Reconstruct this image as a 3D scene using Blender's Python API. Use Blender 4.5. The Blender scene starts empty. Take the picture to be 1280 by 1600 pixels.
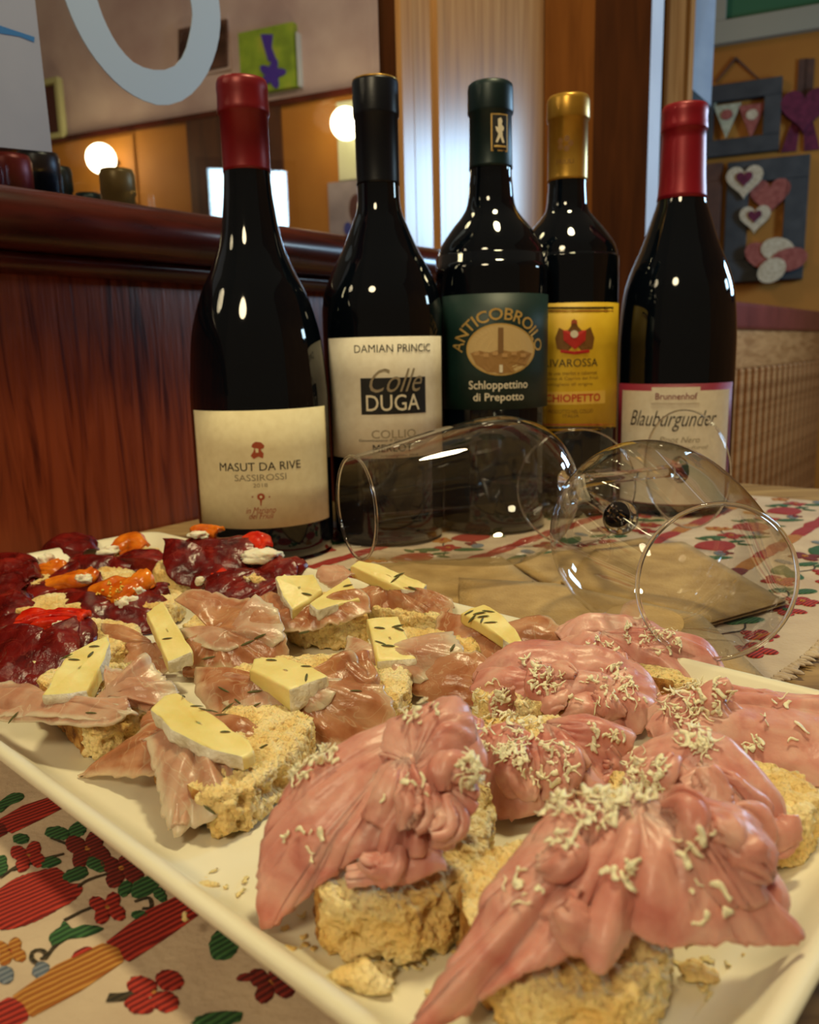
import bpy, math, random
import numpy as np
from mathutils import Vector, Matrix

# ------------------------------------------------------------------ camera, light, exposure
SC = bpy.context.scene
COL = SC.collection
F, CAM_H, PITCH, ROLL = 1282.0, 0.126, math.radians(11.0), math.radians(1.4)
_f = np.array([0, math.cos(PITCH), -math.sin(PITCH)])
_r = np.array([1.0, 0, 0]); _u = np.cross(_r, _f)
_r, _u = math.cos(ROLL) * _r - math.sin(ROLL) * _u, math.sin(ROLL) * _r + math.cos(ROLL) * _u
CAM = np.array([0, 0, CAM_H])

cd = bpy.data.cameras.new('camera'); cam = bpy.data.objects.new('camera', cd); COL.objects.link(cam)
cd.sensor_fit = 'HORIZONTAL'; cd.sensor_width = 36.0; cd.lens = 36.0 * F / 1280.0
cd.clip_start = 0.01; cd.clip_end = 60
cd.dof.use_dof = True; cd.dof.focus_distance = 0.28; cd.dof.aperture_fstop = 24.0
cam.matrix_world = Matrix(((_r[0], _u[0], -_f[0], 0), (_r[1], _u[1], -_f[1], 0), (_r[2], _u[2], -_f[2], CAM_H), (0, 0, 0, 1)))
SC.camera = cam

SC.view_settings.view_transform = 'Standard'; SC.view_settings.look = 'None'
SC.view_settings.exposure = 0.0; SC.view_settings.gamma = 1.0; SC.view_settings.use_curve_mapping = False

W = bpy.data.worlds.new('room_light'); SC.world = W; W.use_nodes = True
W.node_tree.nodes['Background'].inputs[0].default_value = (1.0, 0.72, 0.45, 1)
W.node_tree.nodes['Background'].inputs[1].default_value = 0.09

def light(name, typ, loc, energy, color, size=0.1, target=None, sy=None, spread=None):
    d = bpy.data.lights.new(name, typ); d.energy = energy; d.color = color
    if typ == 'AREA':
        d.size = size
        d.shape = 'RECTANGLE' if sy else 'DISK'
        if sy: d.size_y = sy
        if spread: d.spread = math.radians(spread)
    else:
        d.shadow_soft_size = size
    o = bpy.data.objects.new(name, d); COL.objects.link(o); o.location = loc
    if target is not None:
        o.rotation_euler = (Vector(target) - Vector(loc)).to_track_quat('-Z', 'Y').to_euler()
    return o

light('pendant_lamp', 'AREA', (0.20, 0.42, 1.15), 8.0, (1.0, 0.86, 0.48), 0.16, (0.05, 0.3, 0))
light('daylight_window', 'AREA', (1.56, 1.46, 0.56), 15.0, (0.42, 0.70, 1.0), 0.36, (0.0, 1.46, 0.56), 0.36)
light('side_window', 'AREA', (1.56, 0.905, 0.555), 2.2, (0.60, 0.85, 1.0), 0.21, (0.0, 0.905, 0.555), 0.15)
light('room_lamp', 'AREA', (-0.45, -0.8, 1.15), 10.0, (1.0, 0.82, 0.50), 0.35, (0, 0.35, 0.05))
light('far_wall_fill', 'AREA', (-0.5, 1.7, 1.6), 9.5, (1.0, 0.82, 0.66), 0.5, (-0.9, 3.2, 0.7))  # unseen fill, added and aimed to brighten the far rose wall

# ------------------------------------------------------------------ helpers
def ray(px, py): return _f * F + _r * (px - 640.0) - _u * (py - 800.0)
def P(px, py, z):
    d = ray(px, py); return CAM + d * ((z - CAM_H) / d[2])
def Q(px, py, ycm):
    d = ray(px, py); return CAM + d * (ycm * 0.01 / d[1])
def nrm(v):
    v = np.asarray(v, float); return v / (np.linalg.norm(v) + 1e-12)

def _hash(i, j, k, s=0):
    n = (i.astype(np.int64) * 374761393 + j.astype(np.int64) * 668265263 + k.astype(np.int64) * 2147483647 + s * 1274126177) & 0x7fffffff
    n = ((n ^ (n >> 13)) * 1274126177) & 0x7fffffff
    n = ((n ^ (n >> 15)) * 1103515245 + 12345) & 0x7fffffff
    return ((n ^ (n >> 16)) & 0xffff) / 65535.0
def vnoise(p, s=0):
    b = np.floor(p).astype(np.int64); f = p - b; f = f * f * (3 - 2 * f); out = 0
    for dx in (0, 1):
        for dy in (0, 1):
            for dz in (0, 1):
                w = (f[:, 0] if dx else 1 - f[:, 0]) * (f[:, 1] if dy else 1 - f[:, 1]) * (f[:, 2] if dz else 1 - f[:, 2])
                out = out + w * _hash(b[:, 0] + dx, b[:, 1] + dy, b[:, 2] + dz, s)
    return out * 2 - 1
def fbm(p, o=3, s=0):
    a, t = 1.0, 0
    for k in range(o):
        t = t + a * vnoise(p * 2 ** k + k * 17.3, s + k); a *= 0.5
    return t
def worley(p, s=0):
    b = np.floor(p).astype(np.int64); best = np.full(len(p), 9.0); rid = np.zeros(len(p))
    for dx in (-1, 0, 1):
        for dy in (-1, 0, 1):
            for dz in (-1, 0, 1):
                c = b + np.array([dx, dy, dz])
                q = c + np.stack([_hash(c[:, 0], c[:, 1], c[:, 2], s + m) for m in (1, 2, 3)], 1)
                d = np.linalg.norm(p - q, axis=1); m = d < best
                best = np.where(m, d, best); rid = np.where(m, _hash(c[:, 0], c[:, 1], c[:, 2], s + 9), rid)
    return best, rid

def mesh(name, V, faces, mat, parent=None, smooth=True, uv=None, mats=None, midx=None, loc=None):
    me = bpy.data.meshes.new(name)
    V = np.asarray(V, float)
    me.from_pydata(V.tolist(), [], [tuple(int(a) for a in f) for f in faces])
    for m in (mats or [mat]): me.materials.append(m)
    if midx is not None: me.polygons.foreach_set('material_index', np.asarray(midx, np.int32))
    if smooth: me.polygons.foreach_set('use_smooth', np.ones(len(me.polygons), bool))
    if uv is not None:
        l = me.uv_layers.new(name='UVMap'); vi = np.zeros(len(me.loops), np.int32); me.loops.foreach_get('vertex_index', vi)
        l.data.foreach_set('uv', np.asarray(uv, np.float32)[vi].ravel())
    me.update()
    o = bpy.data.objects.new(name, me); COL.objects.link(o)
    if parent is not None:
        o.parent = parent; o.matrix_parent_inverse = Matrix.Translation(-Vector(parent_world(parent)))
    return o
def parent_world(p):
    t = Vector(p.location)
    if p.parent is not None: t = t + p.matrix_parent_inverse.translation + parent_world(p.parent)
    return t
def empty(name, loc, label, cat, group=None):
    o = bpy.data.objects.new(name, None); COL.objects.link(o); o.location = Vector([float(a) for a in loc]); o.empty_display_size = 0.02
    return tag(o, label, cat, group)
def tag(o, label=None, cat=None, group=None, kind=None):
    if label: o['label'] = label
    if cat: o['category'] = cat
    if group: o['group'] = group
    if kind: o['kind'] = kind
    return o

def vnormals(V, F4):
    F4 = np.asarray(F4); n = np.zeros_like(V)
    fn = np.cross(V[F4[:, 2]] - V[F4[:, 0]], V[F4[:, 3 if F4.shape[1] > 3 else 1]] - V[F4[:, 1 if F4.shape[1] > 3 else 0]])
    for k in range(F4.shape[1]): np.add.at(n, F4[:, k], fn)
    return n / (np.linalg.norm(n, axis=1, keepdims=True) + 1e-15)

def catmull(pts, n, closed=False):
    pts = np.asarray(pts, float); m = len(pts)
    seg = np.linalg.norm(np.diff(np.vstack([pts, pts[:1]]) if closed else pts, axis=0)[:, :3], axis=1)
    cum = np.concatenate([[0], np.cumsum(seg)])
    t = np.linspace(0, cum[-1], n, endpoint=not closed); out = []
    for tt in t:
        i = min(np.searchsorted(cum, tt, side='right') - 1, len(seg) - 1); f = (tt - cum[i]) / (seg[i] + 1e-12)
        g = (lambda k: pts[k % m]) if closed else (lambda k: pts[min(max(k, 0), m - 1)])
        p0, p1, p2, p3 = g(i - 1), g(i), g(i + 1), g(i + 2)
        out.append(0.5 * ((2 * p1) + (-p0 + p2) * f + (2 * p0 - 5 * p1 + 4 * p2 - p3) * f * f + (-p0 + 3 * p1 - 3 * p2 + p3) * f ** 3))
    return np.array(out)

def boxes(name, mat, parent, specs, bevel=0.0, smooth=False):
    """specs: list of 8-corner arrays or (origin, ex, ey, ez) edge vectors, joined in one mesh"""
    V, Fc = [], []
    for o, ex, ey, ez in specs:
        o, ex, ey, ez = map(lambda a: np.asarray(a, float), (o, ex, ey, ez)); b = len(V)
        if np.dot(np.cross(ex, ey), ez) < 0: ex, ey = ey, ex
        for k in (0, 1):
            V += [o + k * ez, o + ex + k * ez, o + ex + ey + k * ez, o + ey + k * ez]
        Fc += [(b, b + 3, b + 2, b + 1), (b + 4, b + 5, b + 6, b + 7)] + [(b + i, b + (i + 1) % 4, b + 4 + (i + 1) % 4, b + 4 + i) for i in range(4)]
    o = mesh(name, V, Fc, mat, parent, smooth)
    if bevel:
        m = o.modifiers.new('bevel', 'BEVEL'); m.width = bevel; m.segments = 3
    return o

def revolve(prof, n=72, axis=None, org=(0, 0, 0)):
    """prof [(r,h)...] about axis from org; returns V, faces"""
    a = nrm(axis if axis is not None else (0, 0, 1)); h = nrm(np.cross(a, (0.0, 0, 1.0)) if abs(a[2]) < 0.9 else np.cross(a, (0, 1.0, 0)))
    k = np.cross(a, h); org = np.asarray(org, float); V, Fc = [], []
    for r, z in prof:
        for i in range(n):
            t = 2 * math.pi * i / n; V.append(org + a * z + (h * math.cos(t) + k * math.sin(t)) * r)
    for j in range(len(prof) - 1):
        for i in range(n):
            i2 = (i + 1) % n; Fc.append((j * n + i, j * n + i2, (j + 1) * n + i2, (j + 1) * n + i))
    if prof[0][0] > 1e-6: Fc.append(tuple(range(n - 1, -1, -1)))
    if prof[-1][0] > 1e-6: Fc.append(tuple((len(prof) - 1) * n + i for i in range(n)))
    return np.array(V), Fc

# ------------------------------------------------------------------ materials
def srgb(r, g, b):
    f = lambda c: (c / 255 / 12.92) if c <= 10 else ((c / 255 + 0.055) / 1.055) ** 2.4
    return (f(r), f(g), f(b), 1)
def mat(name, col, rough=0.5, **kw):
    m = bpy.data.materials.new(name); m.use_nodes = True
    b = m.node_tree.nodes['Principled BSDF']; b.inputs['Base Color'].default_value = col; b.inputs['Roughness'].default_value = rough
    for k, v in kw.items(): b.inputs[k.replace('_', ' ')].default_value = v
    return m
def N(m, t, **kw):
    n = m.node_tree.nodes.new(t)
    for k, v in kw.items():
        if hasattr(n, k): setattr(n, k, v)
        else: n.inputs[k].default_value = v
    return n
def L(m, a, b): m.node_tree.links.new(a, b)
def ramp(m, fac, stops):
    r = m.node_tree.nodes.new('ShaderNodeValToRGB'); e = r.color_ramp.elements
    while len(e) < len(stops): e.new(0.5)
    for x, (p, c) in zip(e, stops): x.position = p; x.color = c
    L(m, fac, r.inputs[0]); return r.outputs[0]
def noisy(name, stops, scale, rough=0.5, stretch=(1, 1, 1), detail=6, bump=0.0, bscale=None, bdist=0.001, dist=0.0, rot=(0, 0, 0), **kw):
    """procedural colour (noise in object space through a ramp) with fine relief"""
    m = mat(name, stops[0][1], rough, **kw); b = m.node_tree.nodes['Principled BSDF']
    tc = N(m, 'ShaderNodeTexCoord'); mp = N(m, 'ShaderNodeMapping'); mp.inputs['Scale'].default_value = stretch; mp.inputs['Rotation'].default_value = rot
    L(m, tc.outputs['Object'], mp.inputs[0])
    t = N(m, 'ShaderNodeTexNoise'); t.inputs['Scale'].default_value = scale; t.inputs['Detail'].default_value = detail; t.inputs['Distortion'].default_value = dist
    L(m, mp.outputs[0], t.inputs['Vector']); c = ramp(m, t.outputs['Fac'], stops); L(m, c, b.inputs['Base Color'])
    if bump:
        t2 = N(m, 'ShaderNodeTexNoise'); t2.inputs['Scale'].default_value = bscale or scale * 3; t2.inputs['Detail'].default_value = 4
        L(m, mp.outputs[0], t2.inputs['Vector']); bp = N(m, 'ShaderNodeBump'); bp.inputs['Strength'].default_value = bump; bp.inputs['Distance'].default_value = bdist
        L(m, t2.outputs['Fac'], bp.inputs['Height']); L(m, bp.outputs[0], b.inputs['Normal'])
    return m
def glassy(name, tint=(1, 1, 1, 1), ior=1.5):
    """thin wall of clear glass: fresnel mix of see-through and mirror"""
    m = bpy.data.materials.new(name); m.use_nodes = True; nt = m.node_tree; nt.nodes.clear()
    o = N(m, 'ShaderNodeOutputMaterial'); mx = N(m, 'ShaderNodeMixShader'); tr = N(m, 'ShaderNodeBsdfTransparent'); gl = N(m, 'ShaderNodeBsdfGlossy')
    lw = N(m, 'ShaderNodeLayerWeight'); lw.inputs[0].default_value = 0.5; gl.inputs['Roughness'].default_value = 0.01; tr.inputs[0].default_value = tint
    pw = N(m, 'ShaderNodeMath', operation='POWER'); L(m, lw.outputs['Facing'], pw.inputs[0]); pw.inputs[1].default_value = 2.8
    ma = N(m, 'ShaderNodeMath', operation='MULTIPLY_ADD'); L(m, pw.outputs[0], ma.inputs[0]); ma.inputs[1].default_value = 1.0; ma.inputs[2].default_value = 0.045
    L(m, ma.outputs[0], mx.inputs[0]); L(m, tr.outputs[0], mx.inputs[1]); L(m, gl.outputs[0], mx.inputs[2]); L(m, mx.outputs[0], o.inputs[0])
    return m
def emis(name, col, s):
    m = mat(name, col, 0.4); b = m.node_tree.nodes['Principled BSDF']; b.inputs['Emission Color'].default_value = col; b.inputs['Emission Strength'].default_value = s
    return m

def ham_mat(name, base, dark, pale, fat_w, rough, sss, bump, fat_col, vein=0.0):
    """sliced cured meat; UV.x runs across the slice (fat along its edges), UV.y along it"""
    m = mat(name, base, rough, Subsurface_Weight=sss, Subsurface_Scale=0.0035, Specular_IOR_Level=0.5)
    b = m.node_tree.nodes['Principled BSDF']; b.inputs['Subsurface Radius'].default_value = (1.0, 0.45, 0.3)
    tc = N(m, 'ShaderNodeTexCoord'); n1 = N(m, 'ShaderNodeTexNoise'); n1.inputs['Scale'].default_value = 90; n1.inputs['Detail'].default_value = 5; n1.inputs['Distortion'].default_value = 0.8
    L(m, tc.outputs['Object'], n1.inputs['Vector'])
    c = ramp(m, n1.outputs['Fac'], [(0.30, dark), (0.52, base), (0.74, pale)])
    # fat edge
    sx = N(m, 'ShaderNodeSeparateXYZ'); L(m, tc.outputs['UV'], sx.inputs[0])
    a1 = N(m, 'ShaderNodeMath', operation='SUBTRACT'); L(m, sx.outputs[0], a1.inputs[0]); a1.inputs[1].default_value = 0.5
    a2 = N(m, 'ShaderNodeMath', operation='ABSOLUTE'); L(m, a1.outputs[0], a2.inputs[0])
    n2 = N(m, 'ShaderNodeTexNoise'); n2.inputs['Scale'].default_value = 160; n2.inputs['Detail'].default_value = 3; L(m, tc.outputs['Object'], n2.inputs['Vector'])
    a3 = N(m, 'ShaderNodeMath', operation='MULTIPLY_ADD'); L(m, n2.outputs['Fac'], a3.inputs[0]); a3.inputs[1].default_value = 0.09; L(m, a2.outputs[0], a3.inputs[2])
    mr = N(m, 'ShaderNodeMapRange'); L(m, a3.outputs[0], mr.inputs[0]); mr.inputs[1].default_value = 0.58 - fat_w; mr.inputs[2].default_value = 0.62 - fat_w * 0.8
    mr.inputs[3].default_value = 0; mr.inputs[4].default_value = 0.9
    mx = N(m, 'ShaderNodeMix', data_type='RGBA'); L(m, mr.outputs[0], mx.inputs[0]); L(m, c, mx.inputs[6]); mx.inputs[7].default_value = fat_col
    last = mx.outputs[2]
    if vein:
        v = N(m, 'ShaderNodeTexNoise'); v.inputs['Scale'].default_value = 45; v.inputs['Detail'].default_value = 2; v.inputs['Distortion'].default_value = 2.5; L(m, tc.outputs['Object'], v.inputs['Vector'])
        vr = ramp(m, v.outputs['Fac'], [(0.485, (0, 0, 0, 1)), (0.5, (vein, vein, vein, 1)), (0.515, (0, 0, 0, 1))])
        mv = N(m, 'ShaderNodeMix', data_type='RGBA'); L(m, vr, mv.inputs[0]); L(m, last, mv.inputs[6]); mv.inputs[7].default_value = fat_col; last = mv.outputs[2]
    L(m, last, b.inputs['Base Color'])
    n3 = N(m, 'ShaderNodeTexNoise'); n3.inputs['Scale'].default_value = 420; n3.inputs['Detail'].default_value = 4; L(m, tc.outputs['Object'], n3.inputs['Vector'])
    bp = N(m, 'ShaderNodeBump'); bp.inputs['Strength'].default_value = bump; bp.inputs['Distance'].default_value = 0.0012
    L(m, n3.outputs['Fac'], bp.inputs['Height']); L(m, bp.outputs[0], b.inputs['Normal'])
    return m

M = {}
M['ham'] = ham_mat('cooked_ham', srgb(214, 154, 142), srgb(194, 120, 110), srgb(226, 180, 166), 0.02, 0.38, 0.4, 0.2, srgb(234, 200, 178))
M['prosciutto'] = ham_mat('cured_ham', srgb(196, 134, 98), srgb(170, 100, 62), srgb(214, 162, 128), 0.10, 0.26, 0.3, 0.25, srgb(226, 196, 162), 0.5)
M['prosciutto_pale'] = ham_mat('pale_cured_ham', srgb(214, 164, 138), srgb(196, 136, 110), srgb(226, 190, 166), 0.14, 0.28, 0.35, 0.25, srgb(232, 210, 184), 0.6)
M['prosciutto'].node_tree.nodes['Principled BSDF'].inputs['Alpha'].default_value = 0.68
M['prosciutto_pale'].node_tree.nodes['Principled BSDF'].inputs['Alpha'].default_value = 0.72
M['bresaola'] = ham_mat('dried_beef', srgb(104, 16, 14), srgb(62, 5, 6), srgb(140, 34, 26), 0.015, 0.26, 0.12, 0.35, srgb(150, 70, 54), 0.25)
M['crumb'] = noisy('bread_crumb', [(0.24, srgb(208, 154, 72)), (0.38, srgb(232, 194, 120)), (0.54, srgb(242, 216, 154)), (0.74, srgb(248, 232, 186))], 75, 0.85, bump=0.9, bscale=900, bdist=0.0012, Subsurface_Weight=0.15, Subsurface_Scale=0.002)
def porous(m, sc, st):
    b = m.node_tree.nodes['Principled BSDF']; tc = N(m, 'ShaderNodeTexCoord'); v = N(m, 'ShaderNodeTexVoronoi'); v.inputs['Scale'].default_value = sc; L(m, tc.outputs['Object'], v.inputs['Vector'])
    old = b.inputs['Normal'].links[0].from_socket; bp = N(m, 'ShaderNodeBump'); bp.inputs['Strength'].default_value = st; bp.inputs['Distance'].default_value = 0.0016
    L(m, v.outputs['Distance'], bp.inputs['Height']); L(m, old, bp.inputs['Normal']); bp.invert = True; L(m, bp.outputs[0], b.inputs['Normal'])
porous(M['crumb'], 620, 0.55)
M['crust'] = noisy('bread_crust', [(0.32, srgb(112, 62, 20)), (0.5, srgb(178, 122, 52)), (0.68, srgb(214, 174, 104))], 260, 0.75, bump=0.7, bscale=1100, bdist=0.001)
M['cheese'] = noisy('soft_cheese_paste', [(0.35, srgb(226, 204, 122)), (0.65, srgb(240, 224, 156))], 70, 0.42, bump=0.25, bscale=300, bdist=0.001, Subsurface_Weight=0.3, Subsurface_Scale=0.004)
M['rind'] = noisy('white_cheese_rind', [(0.35, srgb(214, 204, 178)), (0.6, srgb(240, 234, 218))], 200, 0.8, bump=0.7, bscale=700, bdist=0.001)
M['cream'] = noisy('fresh_cream_cheese', [(0.35, srgb(226, 214, 186)), (0.65, srgb(246, 240, 222))], 150, 0.6, bump=0.6, bscale=500, bdist=0.001, Subsurface_Weight=0.3, Subsurface_Scale=0.003)
M['shaving'] = mat('grated_root', srgb(248, 236, 204), 0.7, Subsurface_Weight=0.2, Subsurface_Scale=0.002)
M['herb'] = noisy('rosemary_green', [(0.35, srgb(54, 50, 20)), (0.65, srgb(104, 104, 46))], 300, 0.6)
M['orange'] = noisy('orange_pepper', [(0.35, srgb(196, 84, 10)), (0.65, srgb(232, 132, 30))], 120, 0.2, bump=0.3, bscale=300, Subsurface_Weight=0.25, Subsurface_Scale=0.003)
M['redpep'] = noisy('red_pepper', [(0.35, srgb(190, 22, 8)), (0.65, srgb(226, 58, 18))], 120, 0.2, bump=0.3, bscale=300, Subsurface_Weight=0.25, Subsurface_Scale=0.003)
M['tray'] = noisy('white_glazed_tray', [(0.3, srgb(228, 220, 194)), (0.7, srgb(238, 231, 208))], 20, 0.3)
M['napkin'] = noisy('brown_paper', [(0.35, srgb(158, 126, 78)), (0.65, srgb(184, 152, 100))], 60, 0.9, bump=0.5, bscale=900, bdist=0.0006)
porous(M['napkin'], 700, 0.25)
M['bottle'] = mat('dark_bottle_glass', (0.0015, 0.003, 0.006, 1), 0.04, IOR=1.5, Specular_IOR_Level=0.6)
M['glass'] = glassy('clear_wine_glass', ior=1.45)
M['solid_glass'] = mat('clear_solid_glass', (1, 1, 1, 1), 0.0, Transmission_Weight=1.0, IOR=1.45)
M['pane'] = glassy('window_pane', (0.93, 0.95, 0.97, 1), 1.45)
def ink(n, r, g, b, rough=0.6): return mat(n, srgb(r, g, b), rough)

# ------------------------------------------------------------------ the room
PD = nrm((math.sin(math.radians(37)), math.cos(math.radians(37)), 0)); PN = np.array([PD[1], -PD[0], 0]); Z = np.array([0, 0, 1.0])
P0 = P(313, 807, 0.0)                                  # foot of the wooden partition on the table
def onp(px, py, n=0.0):                                # point of the partition plane (moved n towards the room)
    d = ray(px, py); t = np.dot(P0 + PN * n - CAM, PN) / np.dot(d, PN); return CAM + d * t
def s_of(p): return float(np.dot(p - P0, PD))
def pbox(s0, s1, n0, n1, z0, z1): return (P0 + PD * s0 + PN * n0 + Z * (z0 - P0[2]), PD * (s1 - s0), PN * (n1 - n0), Z * (z1 - z0))

M['panel'] = noisy('red_stained_oak', [(0.34, srgb(66, 20, 8)), (0.48, srgb(116, 46, 18)), (0.64, srgb(134, 58, 26))], 11, 0.27, stretch=(9, 9, 0.7), detail=8, bump=0.25, bscale=40, dist=1.2)
M['rail'] = noisy('dark_rail_wood', [(0.35, srgb(44, 14, 10)), (0.65, srgb(82, 28, 18))], 12, 0.22, stretch=(1, 1, 6))
M['post'] = noisy('honey_wood', [(0.30, srgb(146, 102, 58)), (0.5, srgb(166, 120, 72)), (0.70, srgb(178, 134, 84))], 9, 0.25, stretch=(12, 12, 0.5), detail=7, dist=0.8)
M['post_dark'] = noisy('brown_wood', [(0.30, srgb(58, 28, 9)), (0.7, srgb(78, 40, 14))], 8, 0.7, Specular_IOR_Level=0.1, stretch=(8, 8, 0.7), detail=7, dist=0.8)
M['band'] = noisy('bench_wood', [(0.36, srgb(144, 92, 48)), (0.6, srgb(176, 120, 70))], 8, 0.4, stretch=(1.5, 1.5, 9), detail=7, dist=0.8)
M['table'] = noisy('pale_table_wood', [(0.36, srgb(122, 92, 50)), (0.5, srgb(158, 124, 74)), (0.64, srgb(176, 144, 92))], 10, 0.5, stretch=(1, 9, 1), detail=7, dist=0.6, rot=(0, 0, 0.65))
M['orange_wall'] = noisy('ochre_wall', [(0.3, srgb(160, 98, 20)), (0.7, srgb(184, 120, 34))], 3, 0.7, bump=0.3, bscale=60)
M['pink_wall'] = noisy('rose_plaster', [(0.3, srgb(168, 138, 126)), (0.7, srgb(206, 180, 160))], 4, 0.8, bump=0.4, bscale=60)
M['floor'] = noisy('brown_floor_tile', [(0.3, srgb(84, 52, 34)), (0.7, srgb(112, 74, 50))], 4, 0.5)

s_end = s_of(onp(672, 395, 0.0)); s_post = s_of(onp(622, 200, 0.0))
sn = s_of(onp(0, 900, 0))
tag(boxes('wall_left', M['panel'], None, [pbox(-1.3, s_end - 0.01, -0.03, 0, -0.72, 0.232)]), kind='structure')
# rail: bull-nosed cap with a small moulding below it
def rail_profile(name, prof, s0, s1, m, cap=True):
    prof = np.array(prof); k = len(prof); V = []
    for s in np.concatenate([np.linspace(s0, s1 - 0.012, 8), s1 - 0.012 * (1 - np.sin(np.linspace(0.2, math.pi / 2, 6)))]):
        sc = 1.0 if s <= s1 - 0.012 + 1e-9 else math.sqrt(max(0.02, 1 - ((s - s1 + 0.012) / 0.012) ** 2))
        c = prof.mean(0)
        for n_, z_ in prof: V.append(P0 + PD * s + PN * (c[0] + (n_ - c[0]) * (0.6 + 0.4 * sc)) + Z * (c[1] + (z_ - c[1]) * (0.5 + 0.5 * sc)))
    R = len(V) // k
    Fc = [(i * k + j, i * k + (j + 1) % k, (i + 1) * k + (j + 1) % k, (i + 1) * k + j) for i in range(R - 1) for j in range(k)]
    Fc += [tuple(range(k)), tuple((R - 1) * k + j for j in range(k - 1, -1, -1))]
    return tag(mesh(name, V, Fc, m), kind='structure')
ang = np.linspace(-math.pi / 2, math.pi / 2, 11)
zt = onp(200, 322, 0.02)[2]
cap = [(-0.05, zt - 0.036), ] + [(0.028 + 0.018 * math.cos(a), zt - 0.018 + 0.018 * math.sin(a)) for a in ang] + [(-0.05, zt)]
rail_profile('trim_1', cap, -1.3, s_end + 0.012, M['rail'])
rail_profile('trim_2', [(-0.02, zt - 0.048), (0.014, zt - 0.048), (0.022, zt - 0.042), (0.022, zt - 0.0365), (-0.02, zt - 0.0365)], -1.3, s_end + 0.002, M['rail'])

# glass above the rail with its frame, the painted letter and a paper sheet
win = empty('window_1', P0 + Z * zt, None, None); tag(win, kind='structure')
boxes('glass_pane', M['pane'], win, [pbox(-1.3, s_post, -0.016, -0.012, zt, 1.25)])
LET = ink('white_paint', 146, 160, 182, 0.55)
def flat_on(name, poly_out, poly_in, off, m, parent, th=0.0008):
    """flat band between two outlines lying against the glass"""
    o = [onp(x, y, off) for x, y in poly_out]; i = [onp(x, y, off) for x, y in poly_in]; k = len(o)
    V = o + i + [p + PN * th for p in o + i]; Fc = []
    for j in range(k - 1):
        Fc += [(2 * k + j, 2 * k + j + 1, 3 * k + j + 1, 3 * k + j), (j, k + j, k + j + 1, j + 1), (j, j + 1, 2 * k + j + 1, 2 * k + j), (k + j, 3 * k + j, 3 * k + j + 1, k + j + 1)]
    return mesh(name, V, Fc, m, parent, False)
oc = catmull([(30, -380), (48, -180), (82, -60), (101, 0), (122, 50), (150, 95), (188, 136), (225, 158), (256, 165), (290, 154), (318, 124), (335, 86), (343, 45), (341, 0), (325, -90), (300, -200), (270, -330)], 60)
ic = catmull([(90, -380), (106, -180), (136, -60), (151, 0), (165, 38), (184, 72), (208, 98), (232, 108), (254, 110), (274, 102), (288, 82), (296, 52), (300, 25), (297, 0), (280, -90), (255, -200), (225, -330)], 60)
flat_on('painted_letter', oc, ic, -0.0115, LET, win)
boxes('window_frame', M['post_dark'], win, [pbox(s_post - 0.004, s_post, -0.018, 0.002, zt, 1.25)])
pap = empty('paper_sheet', onp(40, 120, -0.009), 'white paper sheet with a blue stroke hung on the glass, top left corner', 'paper')
q = [onp(-160, -120, -0.009), onp(47, -60, -0.009), onp(81, 238, -0.009), onp(-160, 215, -0.009)]
mesh('sheet', q + [a + PN * 0.0006 for a in q], [(4, 5, 6, 7), (3, 2, 1, 0), (0, 1, 5, 4), (1, 2, 6, 5), (2, 3, 7, 6), (3, 0, 4, 7)], noisy('white_paper', [(0.3, srgb(128, 130, 148)), (0.7, srgb(142, 144, 160))], 10, 0.8), pap, False)
flat_on('blue_stroke', [(-120, 20), (0, 40), (30, 50), (54, 58)], [(-120, 32), (0, 52), (30, 57), (53, 66)], -0.0083, ink('blue_ink', 24, 92, 150), pap, 0.0002)

# wooden post beside the partition: light face, mouldings, darker faces, door jamb
def seg(name, px0, px1, n0, n1, m, z0=-0.72, z1=1.25, back=None):
    a, b = s_of(onp(px0, 250, n1)), s_of(onp(px1, 250, n1))
    return pbox(a, b, n0, n1, z0, z1)
tag(boxes('wall_post', M['post'], None, [seg('', 622, 850, -0.020, -0.004, None)], 0.003), kind='structure')
tag(boxes('trim_3', M['post'], None, [seg('', 628, 652, -0.02, 0.006, None)], 0.004), kind='structure')
tag(boxes('trim_4', M['post'], None, [seg('', 686, 696, -0.02, 0.001, None)], 0.002), kind='structure')
e = onp(850, 250, -0.004); e2 = Q(926, 250, e[1] * 100 + 0.5)
def vwall(name, a, b, m, th=0.03, z0=-0.72, z1=1.25, bev=0.0):
    a, b = np.array(a), np.array(b); a[2] = b[2] = z0; d = nrm(b - a); n = np.array([-d[1], d[0], 0.0])
    if np.dot(n, a - CAM) < 0: n = -n
    return tag(boxes(name, m, None, [(a, b - a, n * th, Z * (z1 - z0))], bev), kind='structure')
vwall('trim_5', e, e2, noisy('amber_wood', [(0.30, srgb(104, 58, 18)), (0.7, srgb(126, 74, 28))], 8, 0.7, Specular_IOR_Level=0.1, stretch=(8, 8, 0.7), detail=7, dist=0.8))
e3 = Q(1012, 250, e2[1] * 100 + 1)
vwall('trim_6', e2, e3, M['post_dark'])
e4 = Q(1030, 250, e2[1] * 100 + 6)
vwall('trim_7', e3, e4, noisy('white_lacquered_edge', [(0.3, srgb(206, 206, 214)), (0.7, srgb(226, 226, 232))], 10, 0.3), 0.03)
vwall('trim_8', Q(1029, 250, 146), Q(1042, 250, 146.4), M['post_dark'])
vwall('trim_9', Q(1040, 250, 144.5), Q(1064, 250, 145), M['post'])
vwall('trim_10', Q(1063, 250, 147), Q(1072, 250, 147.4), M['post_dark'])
vwall('trim_11', Q(1071, 250, 145), Q(1078, 250, 145.3), M['post'])

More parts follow.
